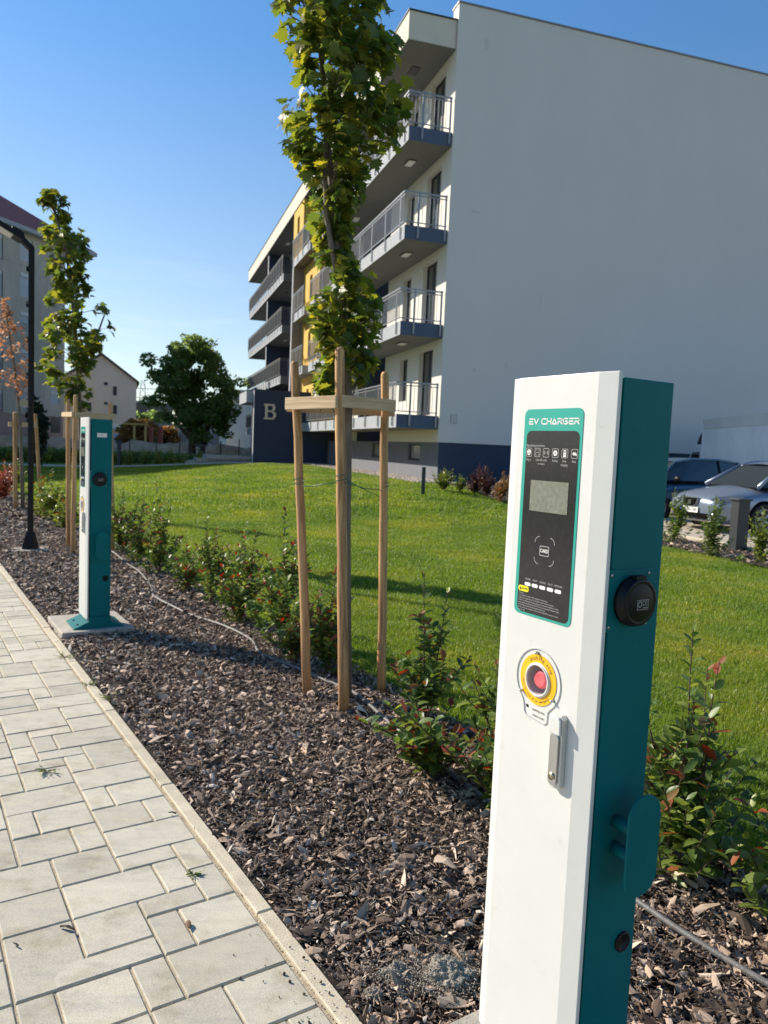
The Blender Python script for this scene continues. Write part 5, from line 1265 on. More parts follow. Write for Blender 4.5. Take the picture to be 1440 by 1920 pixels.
def sedan(loc, rz, label, paint, L_=4.3, lower=None, plate=False, wheels=True):
    c = empty("parked_car", loc, rz, label, "car", "cars parked by the building"); lower = lower or paint
    def sec(hw, zb, zs, zt, zm=.50, br=.93):
        return [(0, zb), (hw * .80, zb), (hw * .965, zb + .07), (hw * 1.0, zm), (hw * .995, (zm + zs) / 2 + .04), (hw * br, zs), (hw * .62, zs + (zt - zs) * .72), (0, zt)]
    b = MB()
    loft(b, [(2.17, sec(.46, .30, .58, .62, .45)), (2.13, sec(.66, .22, .64, .70, .45)), (2.02, sec(.78, .19, .70, .78)), (1.80, sec(.855, .18, .75, .86)), (1.45, sec(.88, .18, .80, .93)), (1.05, sec(.885, .18, .86, .99)), (.6, sec(.885, .18, .90, .95)),
             (-.2, sec(.885, .18, .93, .95)), (-1.2, sec(.885, .18, .96, .97)), (-1.75, sec(.86, .20, .97, 1.0)), (-2.05, sec(.80, .25, .93, .98)), (-2.14, sec(.66, .35, .80, .86))])
    bo = b.build("body", paint, c); md = bo.modifiers.new("sub", 'SUBSURF'); md.levels = 2; md.render_levels = 2
    # greenhouse
    zb_, zr = .93, 1.44; WB = [(1.18, .76), (.45, .83), (-.7, .83), (-1.5, .80), (-2.02, .66)]; WR = [(.45, .56), (.05, .61), (-.7, .62), (-1.3, .59), (-1.70, .52)]; WZ = [1.43, 1.50, 1.515, 1.47, 1.36]
    def GB(i, s_): return Vector((WB[i][0], s_ * WB[i][1], zb_ + (.02 if i < 4 else .05)))
    def GR(i, s_): return Vector((WR[i][0], s_ * WR[i][1], WZ[i] - .03))
    gl = MB(); gl.add([GB(0, 1), GB(0, -1), GR(0, -1), GR(0, 1)], [(0, 1, 2, 3)][::-1]); gl.build("windscreen", car_glass, c)
    MB().add([GB(4, 1), GB(4, -1), GR(4, -1), GR(4, 1)], [(0, 1, 2, 3)]).build("rear_window", car_glass, c)
    for s_ in (1, -1):
        for a, k0, k1 in ((0, .10, .94), (1, .04, .96), (2, .04, .94)):
            A, B_, C_, D_ = GB(a, s_), GB(a + 1, s_), GR(a + 1, s_), GR(a, s_)
            MB().add([A, B_, C_, D_], [(0, 1, 2, 3)]).build("side_window", car_glass, c)
        for i in range(5):
            if i in (0, 3, 4, 2): bar2 = MB().tube([GB(i, s_) + Vector((0, s_ * .004, 0)), GR(i, s_) + Vector((0, s_ * .004, 0))], [.045 if i in (0, 4) else .032, .03], 6); bar2.build("pillar", paint if i in (0, 4) else dark_plastic, c)
        MB().tube([GR(i, s_) for i in range(5)], .035, 6).build("roof_rail", paint, c)
        MB().tube([GB(i, s_) + Vector((0, s_ * .01, 0)) for i in range(5)], .018, 6).build("window_sill", dark_plastic, c)
        mrr = MB(); mrr.lathe([(0, -.10), (.06, -.08), (.085, 0), (.06, .08), (0, .10)], 12, 0); mo = mrr.build("mirror", dark_plastic if lower is paint else paint, c); mo.matrix_local = axes((.72, s_ * .98, 1.00), (.6, 0, 0), (0, 0, .9), (0, -1, 0))
        MB().tube([(.72, s_ * .84, .96), (.72, s_ * .92, .98)], .02, 6).build("mirror_arm", dark_plastic, c)
        hl = MB(); hp_ = [(1.55, .80 * s_, .80), (2.00, .62 * s_, .735), (2.125, .50 * s_, .665), (2.09, .68 * s_, .60), (1.93, .845 * s_, .64), (1.66, .885 * s_, .73)]
        cen = Vector((1.93, .78 * s_, .72)); vs = [Vector(p) * 1.0 + Vector((.008, .01 * s_, .008)) for p in hp_] + [cen]; fs = [(i, (i + 1) % 6, 6) for i in range(6)]
        hl.add(vs, fs, 0, True); hl.build("headlight", simple("headlamp_glass", (0.10, 0.11, 0.13), 0.05, 0.2, coat=1.0) if "headlamp_glass" not in MATS else MATS["headlamp_glass"], c)
        MB().lathe([(0, .0), (.045, .0), (.06, .02), (.055, .03)], 16).build("lamp_reflector", chrome, c).matrix_local = axes((2.055, .66 * s_, .685), (0, 1, 0), (0, 0, 1), (1, 0, 0))
        MB().lathe([(0, .02), (.04, .015), (.05, 0)], 14).build("fog_lamp", chrome, c).matrix_local = axes((2.125, .62 * s_, .36), (0, 1, 0), (0, 0, 1), (1, 0, 0))
    rf = MB(); rf.add([GR(i, 1) for i in range(5)] + [GR(i, -1) for i in range(5)] + [Vector((WR[i][0], 0, GR(i, 1).z + .035)) for i in range(5)], [(i, i + 1, 11 + i, 10 + i) for i in range(4)] + [(10 + i, 11 + i, 6 + i, 5 + i) for i in range(4)], 0, True); rf.build("roof", paint, c)
    for s_ in (1, -1):
        for x in (.72, -.35, -1.25): MB().tube([(x, s_ * .889, .30), (x, s_ * .889, .60), (x - .01, s_ * .882, .93)], .006, 5).build("door_gap", gap_dark, c)
        for x in (-.18, -1.05): MB().box((x - .09, s_ * .885 - .012, .80), (x + .09, s_ * .885 + .018, .83)).build("door_handle", paint, c)
    MB().box((1.02, -.72, .925), (1.16, .72, .955)).build("wiper_cowl", dark_plastic, c)
    for y0 in (.55, -.05): MB().tube([(1.10, y0, .965), (.93, y0 - .45, 1.095)], .009, 5).build("wiper", gap_dark, c)
    gr = MB().prism([(-.21, .075), (.21, .075), (.19, -.03), (.12, -.085), (-.12, -.085), (-.19, -.03)], 0, .03); gr.build("grille", gap_dark, c).matrix_local = axes((2.155, 0, .60), (0, 1, 0), (-.12, 0, .99), (.99, 0, .12))
    gf = MB(); gp = [(-.225, .085), (.225, .085), (.205, -.035), (.13, -.10), (-.13, -.10), (-.205, -.035)]
    for i in range(6): stroke(gf, [gp[i], gp[(i + 1) % 6]], .022, 0, .04)
    gf.build("grille_frame", chrome, c).matrix_local = axes((2.155, 0, .60), (0, 1, 0), (-.12, 0, .99), (.99, 0, .12))
    em = MB()
    for pl in ([(.045, .03), (-.045, .03), (-.045, .008), (.045, -.012), (.045, -.034), (-.045, -.034)],): stroke(em, pl, .02, 0, .012)
    em.build("emblem", chrome, c).matrix_local = axes((2.19, 0, .595), (0, 1, 0), (-.12, 0, .99), (.99, 0, .12))
    MB().box((2.12, -.50, .27), (2.185, .50, .38)).build("lower_grille", gap_dark, c)
    MB().box((2.135, -.60, .225), (2.20, .60, .25)).build("bumper_strip", chrome, c)
    if plate:
        pl_ = MB().prism(rrect(.52, .112, .01, 2), 0, .01).build("number_plate", plate_white, c); pl_.matrix_local = axes((2.19, 0, .44), (0, 1, 0), (0, 0, 1), (1, 0, 0))
        MB().box((-.26, -.052, .010), (-.222, .052, .012)).build("plate_band", plate_blue, pl_)
        text("lettering", "AI·BK-168", .098, Matrix.Translation((.02, -.002, .0105)), dark_plastic, pl_, .001, 'CENTER', .001, .93)
    for s_ in (1, -1):
        for x in (1.10, -1.45):
            ar = MB(); ar.lathe([(.365, .0), (.365, .012), (0, .012)], 30); ar.build("wheel_arch", gap_dark, c).matrix_local = axes((x, s_ * .868, .33), (1, 0, 0), (0, 0, 1), (0, -1, 0)) if s_ < 0 else axes((x, s_ * .868, .33), (-1, 0, 0), (0, 0, 1), (0, 1, 0))
            wheel(c, x, s_ * .80, .315, s_)
    return c
carfront = Vector((6.62, 15.86, 0)) + BV * .25; fwd_ = BV.copy(); latL = Vector((-fwd_.y, fwd_.x, 0))
ang = math.atan2(fwd_.y, fwd_.x)
sedan(tuple(carfront - fwd_ * 2.17 + Vector((0, 0, .035))), ang, "silver blue car with white plate parked nearest the lawn", car_silverblue, plate=True)
sedan(tuple(carfront - fwd_ * 1.75 + BU * 2.75 + Vector((0.0, 0, .035))), ang, "dark blue car parked behind the silver blue one", car_blue)
# box truck
th_ = R(2.0); tf = Vector((math.sin(th_), math.cos(th_), 0)); trk = at(1315, 860, 24.8)
tr_ = empty("box_truck", (trk.x, trk.y, 0), math.atan2(tf.y, tf.x), "white light truck with grey tarpaulin box behind the parked cars", "truck")
ztop = at(1315, 787, 24.8).z
m_ = MB().box((-5.6, -2.15, .85), (0, 0, ztop)); m_.build("tarpaulin_box", tarp_m, tr_, bevel=.03)
MB().box((-5.6, .0, ztop - .30), (.01, .02, ztop + .02)).build("top_rail", shed_m, tr_); MB().box((-.06, .0, .8), (.012, .03, ztop - .31)).build("corner_post", tarp_m, tr_)
cabm = MB(); Mc = axes((.12, .0 - .1, 0), (1, 0, 0), (0, 0, 1), (0, -1, 0)); cabm.prism([(0, .45), (2.0, .45), (2.05, .95), (1.75, 1.12), (1.0, 1.95), (.75, 2.05), (0, 2.05)], 0, 1.9, 0, Mc); cabm.build("cab", car_white, tr_, bevel=.05)
MB().prism([(.35, 1.15), (1.5, 1.15), (.95, 1.78), (.35, 1.8)], -.012, 0.0, 0, Mc).build("cab_window", car_glass, tr_)
dfm = MB(); dfm.prism([(.2, 2.05), (1.0, 2.05), (.75, 2.35), (.30, 2.62), (.2, 2.62)], .1, 1.8, 0, Mc); dfm.build("wind_deflector", dark_plastic, tr_, bevel=.05)
for x in (1.3, -4.2): wheel(tr_, x, -.25, .36, 1); wheel(tr_, x, -1.85, .36, -1)
MB().box((-5.4, -1.9, .5), (.4, -.3, .85)).build("chassis", dark_plastic, tr_)

# ================================================================== FAR LEFT SCENERY
# grey concrete block
gd = R(18.3); gdv = Vector((math.sin(gd), math.cos(gd), 0)); gbase = Vector((-28.3, 60, 0)); rzg = -gd   # local y = gdv, local x = outward right
gb = empty("concrete_block", gbase, rzg, "weathered grey concrete apartment block with red tiled roof at left", "building")
EA = 17.0
gh = [];
def ux(px, z=6.0):  # local y of pixel column on the facade
    lo, hi = -30, 30
    for _ in range(40):
        md_ = (lo + hi) / 2; q = proj(gbase + gdv * md_ + Vector((0, 0, z)))
        if q[0] < px: lo = md_
        else: hi = md_
    return lo
zw = lambda py, px=45: at(px, py, 60).z
y_a, y_b, y_c, y_d, y_e = ux(37), ux(60), ux(-14), ux(5), ux(120, 2)
cols = []
for k, (ty, by) in enumerate([(450, 491), (514, 558), (586, 625), (656, 692), (728, 765)]):
    cols.append((y_a, y_b, zw(by), zw(ty)))
    cols.append((y_c, y_d, zw(by + 12), zw(ty + 8)))
rw = (ux(94, 3), ux(113, 3), zw(755, 100), zw(729, 100)); cols.append(rw)
base_wins = [(ux(72, 1.5), ux(88, 1.5), 1.7, 3.0), (ux(96, 1.5), ux(114, 1.5), 1.6, 2.9)]
us = sorted({-32.0, y_e, *[h[0] for h in cols], *[h[1] for h in cols]}); zs = sorted({3.2, EA, *[h[2] for h in cols], *[h[3] for h in cols]}); m_ = MB()
for a, b in zip(us, us[1:]):
    for c_, d_ in zip(zs, zs[1:]):
        if any(h[0] < (a + b) / 2 < h[1] and h[2] < (c_ + d_) / 2 < h[3] for h in cols): continue
        m_.add([(0, a, c_), (0, b, c_), (0, b, d_), (0, a, d_)], [(0, 1, 2, 3)])
m_.box((-13, -32, 3.2), (-.3, y_e, EA)); m_.build("wall", old_concrete, gb)
MB().box((-13, -32, -.2), (-.05, y_e - .05, 3.2)).build("base_wall", pink_wall, gb)
for i, h in enumerate(cols):
    fr_ = MB(); a, b, c_, d_ = h; f_ = .07
    fr_.box((-.2, a, c_), (-.1, a + f_, d_)).box((-.2, b - f_, c_), (-.1, b, d_)).box((-.2, a + f_, d_ - .3), (-.02, b - f_, d_)).box((-.2, a + f_, c_), (-.1, b - f_, c_ + f_)); fo = fr_.build("window", shed_m, gb)
    sh = d_ - .3 - (d_ - c_) * (.9 if i < 4 or i == 10 else .35)
    MB().box((-.17, a + f_, max(c_ + f_, sh)), (-.13, b - f_, d_ - .3)).build("shutter", shutter_m, fo)
    MB().box((-.19, a + f_, c_ + f_), (-.175, b - f_, d_ - .3)).build("pane", glass_dark, fo)
    if i % 2 == 0 and i < 9: MB().box((-.06, lerp(a, b, .5), c_ - .75), (.015, lerp(a, b, .5) + .5, c_ - .3)).build("vent", gap_dark, gb)
for h in base_wins: MB().box((-.08, h[0], h[2]), (-.03, h[1], h[3])).build("base_window", frame_dark, gb)
for zj in (5.9, 8.7, 11.5, 14.3): MB().box((0.0, -32, zj), (.02, y_e, zj + .06)).build("panel_joint", old_concrete, gb)
rf = MB(); ov = .8; yl = ux(168, EA)
rf.add([(ov, -34, EA), (ov, yl, EA), (-14, yl, EA), (-14, -34, EA), (-6.5, -34, EA + 4.6), (-6.5, yl - 5.5, EA + 4.6)], [(0, 1, 5, 4), (1, 2, 5), (2, 3, 4, 5), (3, 0, 4)])
rf.add([(ov, -34, EA - .3), (ov, yl, EA - .3), (-14, yl, EA - .3), (-14, -34, EA - .3), (ov, -34, EA), (ov, yl, EA), (-14, yl, EA), (-14, -34, EA)], [(0, 1, 5, 4), (1, 2, 6, 5), (0, 3, 2, 1)], 1)
rf.build("roof", [roof_red, fascia_grey], gb)
# beige gabled house
HR = R(20); hb_ = at(255, 790, 72); hn = Vector((math.sin(HR), -math.cos(HR), 0)); hx_ = Vector((math.cos(HR), math.sin(HR), 0))
def hloc(px, py):
    d = ray(px, py); t_ = (hb_ - Vector((0, 0, CAM_H))).dot(hn) / d.dot(hn); q = Vector((0, 0, CAM_H)) + d * t_; return (q - hb_).dot(hx_), q.z
hh = empty("beige_house", (hb_.x, hb_.y, 0), HR, "beige gabled house with small windows beyond the lawn", "house")
ez, (apx, az_), wL = hloc(255, 717)[1], hloc(190, 666), hloc(118, 790)[0]
mh = MB(); Mh = axes((0, 0, 0), (1, 0, 0), (0, 0, 1), (0, -1, 0)); mh.prism([(wL, -.5), (0, -.5), (0, ez), (apx, az_), (wL, ez)], -9, 0, 0, Mh); mh.build("wall", beige_wall, hh)
rh = MB()
for (xa, za, xb, zb2) in ((.25, ez - .15, apx, az_ + .05), (wL - .35, ez - .2, apx, az_ + .05)):
    rh.add([(xa, -.3, za), (xb, -.3, zb2), (xb, 9.2, zb2), (xa, 9.2, za), (xa, -.3, za + .2), (xb, -.3, zb2 + .2), (xb, 9.2, zb2 + .2), (xa, 9.2, za + .2)], [(0, 1, 5, 4), (4, 5, 6, 7), (0, 3, 2, 1), (0, 4, 7, 3)])
rh.build("roof", roof_dark, hh)
for (x0, y0, x1, y1) in ((212, 725, 219, 741), (212, 760, 219, 776), (195, 717, 202, 722), (195, 754, 202, 758), (164, 755, 171, 771)):
    a, b = hloc(x0, y1), hloc(x1, y0); w_ = MB().box((a[0], -.06, a[1]), (b[0], -.01, b[1])).build("window", frame_dark, hh)
    MB().box((a[0] + .02, -.10, a[1] - .08), (b[0] + .05, -.005, a[1] - .01)).build("sill", shed_m, w_)
zc_ = hloc(200, 748)[1]; MB().box((wL, -.03, zc_ - .04), (0, -.002, zc_ + .02)).build("string_course", beige_wall, hh)
# canopy, sheds
def farbox(name, mat, x0, y0, x1, y1, Y, dpt, label, cat, roofm=None, **k):
    a, b = at(x0, y1, Y), at(x1, y0, Y); r_ = empty(name, ((a.x + b.x) / 2, Y, 0), 0, label, cat, **k); hw = (b.x - a.x) / 2
    MB().box((-hw, 0, -.3), (hw, dpt, b.z)).build("wall", mat, r_); MB().box((-hw - .2, -.3, b.z), (hw + .2, dpt + .2, b.z + .25)).build("roof", roofm or shed_roof, r_); return r_, hw, b.z
cn = at(240, 795, 64); cnl = at(200, 797, 64)
cp = empty("carport", (cn.x, 64, 0), 0, "white flat roofed carport beside the beige house", "carport"); wz_ = cn.x - cnl.x
MB().box((-wz_ - 1, 0, cn.z - .35), (1.5, 5, cn.z)).build("roof", lamp_white, cp)
for x in (-wz_ - .8, -.5, 1.3): MB().box((x, .1, 0), (x + .12, .22, cn.z - .35)).build("post", shed_m, cp)
farbox("warehouse", shed_m, 395, 752, 475, 838, 78, 12, "pale grey warehouse behind the large tree at right", "warehouse")
farbox("upper_shed", shed_roof, 420, 737, 500, 770, 95, 10, "grey flat building rising behind the warehouse roof", "building")
r_, hw_, zt_ = farbox("white_wall_building", shed_m, 285, 803, 400, 838, 70, 6, "low white building seen beneath the large tree", "building")
for i in range(6): MB().box((-hw_ + .5 + i * 1.0, -.04, .2), (-hw_ + 1.2 + i * 1.0, 0, zt_ - .4)).build("door", shed_roof, r_)
farbox("dark_roofed_house", roof_dark, 255, 756, 290, 790, 120, 10, "distant dark roofed house right of the beige one", "house")
# soil bank and steel fence in front
sbk = MB(); n_ = 60
xs_ = np.linspace(-34, -8, n_)
for i in range(n_ - 1):
    z_ = [1.15 + .12 * math.sin(i * .9) + .1 * math.sin(i * 2.3) for i in (i, i + 1)]
    sbk.add([(xs_[i], 52, 0), (xs_[i+1], 52, 0), (xs_[i+1], 54, z_[1]), (xs_[i], 54, z_[0]), (xs_[i+1], 58, z_[1] * .9), (xs_[i], 58, z_[0] * .9)], [(0, 1, 2, 3), (3, 2, 4, 5)], 0, True)
so3 = sbk.build("earth_bank", soil_m); so3["kind"] = "structure"
for i, px in enumerate((223, 375)):
    q = gnd(px, 872, .1); zt2 = at(px, 826 if i == 0 else 833, q.y).z
    r_ = empty("garden_post", (q.x, q.y, 0), 0, ["thin dark post at the far lawn edge near the charger", "dark post at the far lawn edge below the large tree"][i], "bollard", "posts along the far walkway")
    MB().box((-.07, -.06, 0), (.07, .06, zt2 - .15)).build("post", post_grey, r_); MB().box((-.3 if i else -.13, -.1, zt2 - .15), (.3 if i else .13, .1, zt2)).build("head", post_grey, r_)
# fence posts & slender stakes beyond walkway
FL = ['leftmost, left of the timber frame', 'second from left', 'left of the large tree trunk', 'right of the large tree trunk', 'rightmost, nearest the navy entrance block']
for i, px in enumerate([243, 292, 335, 412, 446]):
    q = gnd(px, 850, .1)
    if q.y < 30: q.y = 50
    o = MB().box((-.03, -.03, 0), (.03, .03, 1.5 + .15 * (i % 3))).build("fence_post", post_grey); o.location = (at(px, 840, 50).x, 50 + .1 * i, 0)
    tag(o, "slim dark fence post before the sandy bank, " + FL[i], "fence post", "fence posts before the sandy bank")
yf = empty("timber_frame", (at(262, 830, 58).x, 58, 0), 0, "yellow timber frame standing beyond the hedge row", "timber frame")
w_ = at(273, 800, 58).x - at(252, 800, 58).x; zt3 = at(262, 797, 58).z
for x in (-w_ / 2, w_ / 2 * 1.0): MB().box((x - .07, -.07, .5), (x + .07, .07, zt3)).build("post", wood_yellow, yf)
MB().box((-w_ / 2 - .8, -.15, zt3), (w_ / 2 + .15, .15, zt3 + .13)).build("beam", wood_yellow, yf)
for px in (283, 301):
    o = MB().box((-.12, -.12, 0), (.12, .12, at(px, 800, 57).z)).build("red_post", red_post); o.location = (at(px, 830, 57).x, 57, 0); tag(o, "dark red post beside the autumn bush, " + ("left one" if px == 283 else "right one"), "post", "dark red posts by the bush")
# white car far away
wc = empty("parked_car", (at(222, 815, 61).x, 61, .8), R(10), "small white car parked under the far carport", "car")
bw = MB(); loft(bw, [(2.1, [(0, .3), (.6, .3), (.7, .6), (0, .65)]), (1.9, [(0, .25), (.8, .25), (.85, .7), (0, .85)]), (.9, [(0, .25), (.85, .25), (.88, .85), (0, .95)]), (.2, [(0, .25), (.85, .25), (.88, .9), (0, 1.42)]), (-1.2, [(0, .25), (.85, .25), (.88, .9), (0, 1.42)]), (-2.0, [(0, .3), (.8, .3), (.8, .85), (0, .95)])]); bw.build("body", car_white, wc)
MB().box((-1.2, -.84, .88), (.6, .84, 1.3)).build("glass", car_glass, wc)
for x in (1.2, -1.3): wheel(wc, x, -.82, .31, -1)

# ------------------------------------------------------------------ far foliage
def blob_tree(name, label, cx, cy, z0, clusters, nleaf, ls, mat, trunk=None, group=None, cat="tree"):
    """clusters: (x, y, z, rx, rz) ellipsoids; leaves fill their shells so gaps stay between them"""
    root = empty(name, (cx, cy, z0), 0, label, cat, group)
    w_ = np.array([c[3] * c[3] * c[4] for c in clusters]); w_ = w_ / w_.sum(); k = rng.choice(len(clusters), nleaf, p=w_); C_ = np.array(clusters)[k]
    d = rng.normal(0, 1, (nleaf, 3)); d /= np.linalg.norm(d, axis=1, keepdims=True); r_ = rng.uniform(.35, 1.05, nleaf)[:, None] ** .6
    pos = C_[:, :3] + d * r_ * np.stack([C_[:, 3], C_[:, 3], C_[:, 4]], 1)
    dd = d + rng.normal(0, .6, (nleaf, 3)); Rm = frames(dd, rng.normal(0, .6, (nleaf, 3)) + np.array([0, 0, 1.0])); size = ls * rng.uniform(.6, 1.3, nleaf)
    co = mobj("crown", cloud_mesh("crown", mat, pos, Rm, size, QUADL, False), root); co["kind"] = "stuff"
    if trunk:
        tm = MB()
        for t_ in trunk: tm.tube([p[:3] for p in t_], [p[3] for p in t_], 8, cap=False)
        tm.build("trunk", old_bark, root)
    return root
TY = 50.0; tb = at(362, 838, TY); cl = []
for (px, py, rp_, rz_) in [(345, 660, 34, 28), (385, 672, 34, 30), (320, 690, 34, 28), (300, 705, 28, 16), (365, 715, 42, 34), (408, 705, 32, 26), (425, 728, 30, 18), (330, 745, 38, 28), (390, 760, 44, 32), (350, 785, 40, 26), (410, 790, 32, 24), (308, 780, 24, 22), (382, 815, 30, 16), (440, 765, 14, 8), (292, 712, 18, 12), (352, 640, 20, 14), (395, 650, 16, 12), (378, 638, 9, 12), (407, 640, 7, 9), (438, 712, 14, 7), (447, 745, 11, 5), (436, 790, 12, 6), (285, 700, 11, 6), (446, 722, 8, 5)]:
    q = at(px, py, TY); s_ = TY / F_PX
    for _ in range(11 if rp_ > 25 else 4):
        cl.append((q.x - tb.x + rng.normal(0, rp_ * s_ * .42), rng.normal(0, .9 if rp_ > 20 else .3), q.z + rng.normal(0, rz_ * s_ * .42), rp_ * s_ * rng.uniform(.22, .52), rz_ * s_ * rng.uniform(.20, .46)))
trk_ = [[(0, 0, 0, .28), (-.1, 0, 1.5, .22), (-.5, 0, 3.2, .15), (-1.2, 0, 4.6, .07)], [(.5, 0, 0, .2), (.7, .1, 1.6, .16), (1.3, .1, 3.4, .1), (1.8, 0, 5, .05)], [(0, 0, 1.2, .15), (.4, .3, 3.5, .12), (.2, .2, 5.8, .05)], [(-.1, 0, 1.4, .12), (-1.4, .2, 2.8, .07), (-2.2, 0, 3.6, .03)]]
blob_tree("large_tree", "large dark green tree beyond the lawn against the sky", tb.x, TY, 0, cl, 26000, .20, far_leaf_m, trk_)
def bush(px, py_top, py_bot, wpx, Y, n_, ls, mat, label, group=None, cat="bush", z0=0.0):
    a = at(px, py_top, Y); s_ = Y / F_PX; h = a.z - z0; cls = []
    for i in range(7): cls.append((rng.uniform(-.35, .35) * wpx * s_, rng.uniform(-.4, .4), h * rng.uniform(.3, .75), wpx * s_ * .28, h * .3))
    return blob_tree("bush", label, a.x, Y, z0, cls, n_, ls, mat, group=group, cat=cat)
bush(262, 790, 830, 64, 60, 2200, .3, bush_orange_m, "orange brown autumn bush beyond the sandy bank")
bush(316, 800, 835, 40, 61, 1200, .3, bush_orange_m, "second rusty bush behind the dark red posts")
bush(270, 770, 800, 60, 90, 1500, .6, far_leaf_m, "dark green trees in the distance between house and tree", cat="bush")
bush(72, 745, 790, 26, 30, 900, .22, conifer_m, "small dark conifer behind the black lamp pole", cat="bush")
# low hedge row and young plants on the verge beyond the walkway
hm = MB
hg = []
for px in np.arange(-20, 470, 9.0):
    Y = LAWN_FAR(at(px, 860, 37).x) + 5.5; q = at(px, 860, Y); hg.append((q.x, Y, .32, .45, .36))
hx, hy = hg[len(hg) // 2][0], hg[len(hg) // 2][1]
hedge = blob_tree("hedge", "low clipped green hedge row beyond the far walkway", hx, hy, 0.05, [(c[0] - hx, c[1] - hy, c[2], c[3], c[4]) for c in hg], 14000, .12, far_leaf_m, cat="hedge")
VP_ = ['at the left frame edge', 'just right of the lamp pole', 'between lamp pole and stakes', 'beside the farther charger', 'left of the timber frame', 'under the timber frame', 'below the red posts', 'right of the red posts', 'left of the dark walkway post', 'at the dark walkway post', 'under the right half of the large tree', 'left of the entrance steps', 'at the entrance steps']
for i, px in enumerate([20, 62, 88, 210, 240, 270, 296, 320, 345, 372, 402, 425, 455]):
    Y = LAWN_FAR(at(px, 865, 37).x) + 2.7; q = at(px, 868, Y)
    shrub(q.x, Y, random.uniform(.7, 1.1), .28, 6, .16, "young yellow green plant beyond the far walkway, " + VP_[i], mat=lime_leaf_m, red=.02, group="young plants beyond the far walkway", seed=200 + i, z0=.03, dens=.8)
# pylon
pz = at(262, 757, 260); pt = at(268, 712, 260)
py_ = empty("pylon", (pt.x, 260, 0), 0, "faint lattice electricity pylon on the horizon", "pylon"); pm = MB(); hh_ = pt.z
for sx in (-1, 1):
    pm.tube([(sx * 2.6, 0, 0), (sx * .5, 0, hh_)], .12, 4)
for k in range(9):
    f0, f1 = k / 9, (k + 1) / 9; w0, w1 = 2.6 - 2.1 * f0, 2.6 - 2.1 * f1
    pm.tube([(-w0, 0, hh_ * f0), (w1, 0, hh_ * f1)], .07, 4); pm.tube([(w0, 0, hh_ * f0), (-w1, 0, hh_ * f1)], .07, 4)
for z_ in (.72, .86): pm.tube([(-4.2, 0, hh_ * z_), (4.2, 0, hh_ * z_)], .1, 4)
pm.build("lattice", simple("pylon_steel", (0.35, 0.36, 0.38), 0.6), py_)

# ================================================================== SMALL THINGS ON THE PAVING
def lay_chip(px, py, l, w, rz, label, mat=chip_brown, z=.004, seed=1):
    o = chip(l, w, .006, .12, .5, seed); o.data = o.data.copy(); o.data.materials.clear(); o.data.materials.append(mat); COL.objects.link(o); q = gnd(px, py)
    o.location = (q.x, q.y, z + .004); o.rotation_euler = (0, 0, rz); o.name = "bark_piece"; tag(o, label, "bark", "bark pieces on the paving"); return o
lay_chip(126, 1744, .045, .012, R(75), "dark curled bark sliver lying on the paving at lower left", seed=3, mat=simple("dark_bark", (0.05, 0.035, 0.03), .8))
lay_chip(30, 1776, .022, .006, R(60), "tiny dark bark sliver at the left frame edge", seed=4, mat=MATS["dark_bark"])
lay_chip(353, 1738, .034, .018, R(20), "oval brown bark piece on a paver joint", seed=5)
lay_chip(323, 1528, .030, .008, R(80), "small dark bark piece beside the kerb, middle", seed=6, mat=MATS["dark_bark"])
lay_chip(555, 1755, .05, .02, R(50), "charred looking bark piece on the kerb", seed=7, mat=MATS["dark_bark"], z=.01)
lay_chip(110, 1332, .02, .006, R(40), "faint bark crumb between distant pavers", seed=8, mat=MATS["dark_bark"])
# crumbs along the kerb bottom
n = 150; s = rng.normal(.05, .22, n); t = rng.normal(-.07, .055, n); x = PO.x + PE.x * s + PN.x * t; y = PO.y + PE.y * s + PN.y * t; k = .0015 + .011 * rng.random(n) ** 3
crumb_m = simple("soil_crumb", (0.10, 0.075, 0.055), .95, objvar=.4)
scatter("soil_crumbs", np.stack([x, y, np.where(t > -.05, .009, .003)], 1), rng.uniform(0, 6.28, (n, 3)), np.stack([k, k, k], 1), [pebble(30 + i, crumb_m) for i in range(3)], "dark soil crumbs scattered over kerb and pavers")
n = 700; s = rng.uniform(-.2, 7, n); t = -.0535 + rng.normal(0, .003, n); x = PO.x + PE.x * s + PN.x * t; y = PO.y + PE.y * s + PN.y * t; k = .001 + .005 * rng.random(n) ** 2
scatter("joint_grit", np.stack([x, y, np.full(n, -.001)], 1), rng.uniform(0, 6.28, (n, 3)), np.stack([k, k, k], 1), [pebble(50 + i, simple("grit_tone", (0.22, 0.17, 0.11), .95, objvar=.5)) for i in range(3)], "sandy grit lying in the joint along the kerb")
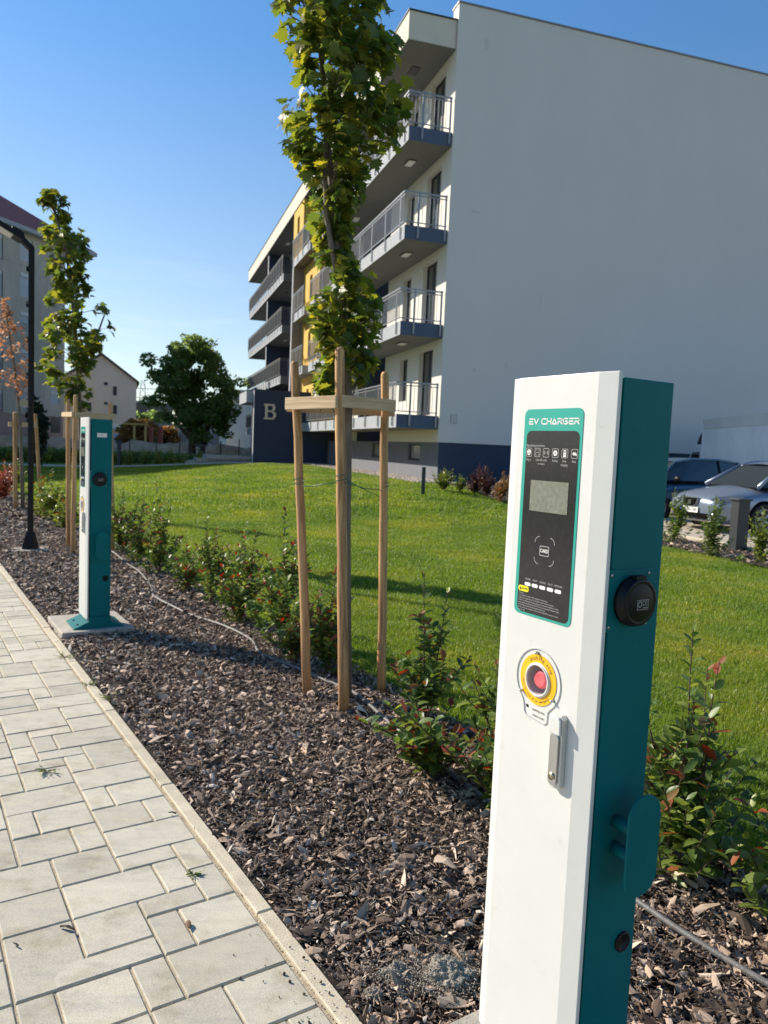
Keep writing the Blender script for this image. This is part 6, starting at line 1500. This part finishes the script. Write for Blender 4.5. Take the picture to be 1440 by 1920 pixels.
# grey rubble heap by the near charger slab
cr_m = simple("mortar_crumb", (0.36, 0.31, 0.25), .95, objvar=.4)
rub = empty("mortar_rubble", gnd(800, 1845), 0, "grey crumbling mortar lumps in the mulch beside the nearest charger", "rubble"); rl = rub.location.copy()
cx_, cs_ = [], []
for (px, py, r0, hgt, sd_) in ((742, 1838, .052, .040, 1), (838, 1842, .075, .052, 4), (700, 1866, .026, .018, 7), (872, 1800, .03, .02, 9)):
    bmh = bmesh.new(); bmesh.ops.create_icosphere(bmh, subdivisions=5, radius=1); c0 = gnd(px, py) - rl
    from mathutils import noise as mno
    for v_ in bmh.verts:
        nn = 1 + .30 * mno.noise(v_.co * 1.7 + Vector((sd_, 0, 0))) + .16 * mno.noise(v_.co * 5 + Vector((sd_, 3, 0))) + .10 * mno.noise(v_.co * 13)
        v_.co = Vector((v_.co.x * r0 * nn, v_.co.y * r0 * .75 * nn, max(-.15, v_.co.z) * hgt * nn)) + c0
    mh2 = bpy.data.meshes.new("lump"); bmh.to_mesh(mh2); bmh.free(); mh2.materials.append(rubble_m); mobj("lump", mh2, rub)
    vv = np.array([v.co[:] for v in mh2.vertices if v.co.z > .004]); q_ = rng.integers(0, len(vv), int(r0 * 15000)); cx_.append(vv[q_] + rng.normal(0, .0015, (len(q_), 3))); cs_.append(rng.uniform(.0015, .0060, len(q_)))
n = 1500; cx_.append(np.stack([rng.normal(0, .09, n), rng.normal(0, .045, n), rng.uniform(.022, .034, n)], 1)); cs_.append(rng.uniform(.002, .007, n))
cx_ = np.concatenate(cx_); cs_ = np.concatenate(cs_)
scatter("crumbs", cx_, rng.uniform(0, 6.28, (len(cx_), 3)), np.stack([cs_] * 3, 1), [pebble(40 + i, cr_m) for i in range(3)], None, rub)
# weeds in the joints
def weed(px, py, h, n_, label):
    q = gnd(px, py); root = empty("weed", (q.x, q.y, 0), 0, label, "weed", "small weeds by the kerb"); pos = []; D_ = []; st_ = MB()
    for i in range(n_):
        a = rng.uniform(0, 6.28); l = h * rng.uniform(.5, 1.2); e = Vector((math.cos(a) * l, math.sin(a) * l, h * rng.uniform(.15, .5))); st_.tube([(0, 0, 0), e * .5 + Vector((0, 0, .004)), e], [.0012, .001, .0007], 4, cap=False)
        for f in np.linspace(.25, 1, 6): pos.append(list(e * float(f))); D_.append([math.cos(a) + rng.normal(0, .8), math.sin(a) + rng.normal(0, .8), rng.uniform(.1, .8)])
    st_.build("stems", stem_m, root); pos = np.array(pos); D_ = np.array(D_); m2_ = len(pos)
    co = mobj("leaves", cloud_mesh("leaves", shrub_leaf_m, pos, frames(D_, np.tile([0, 0, 1.0], (m2_, 1))), rng.uniform(.008, .018, m2_), OVALS), root); co["kind"] = "stuff"
weed(86, 1446, .05, 9, "small sprawling weed growing between the pavers at left")
weed(362, 1640, .018, 6, "tiny dry weed in the joint beside the kerb")
weed(120, 1233, .06, 10, "weed tuft at the kerb below the second charger's slab")
weed(165, 1285, .05, 9, "weed tuft on the kerb's mulch side, midway")
weed(205, 1310, .07, 12, "feathery weed patch in mulch beside the kerb")
print("objects", len(bpy.data.objects))
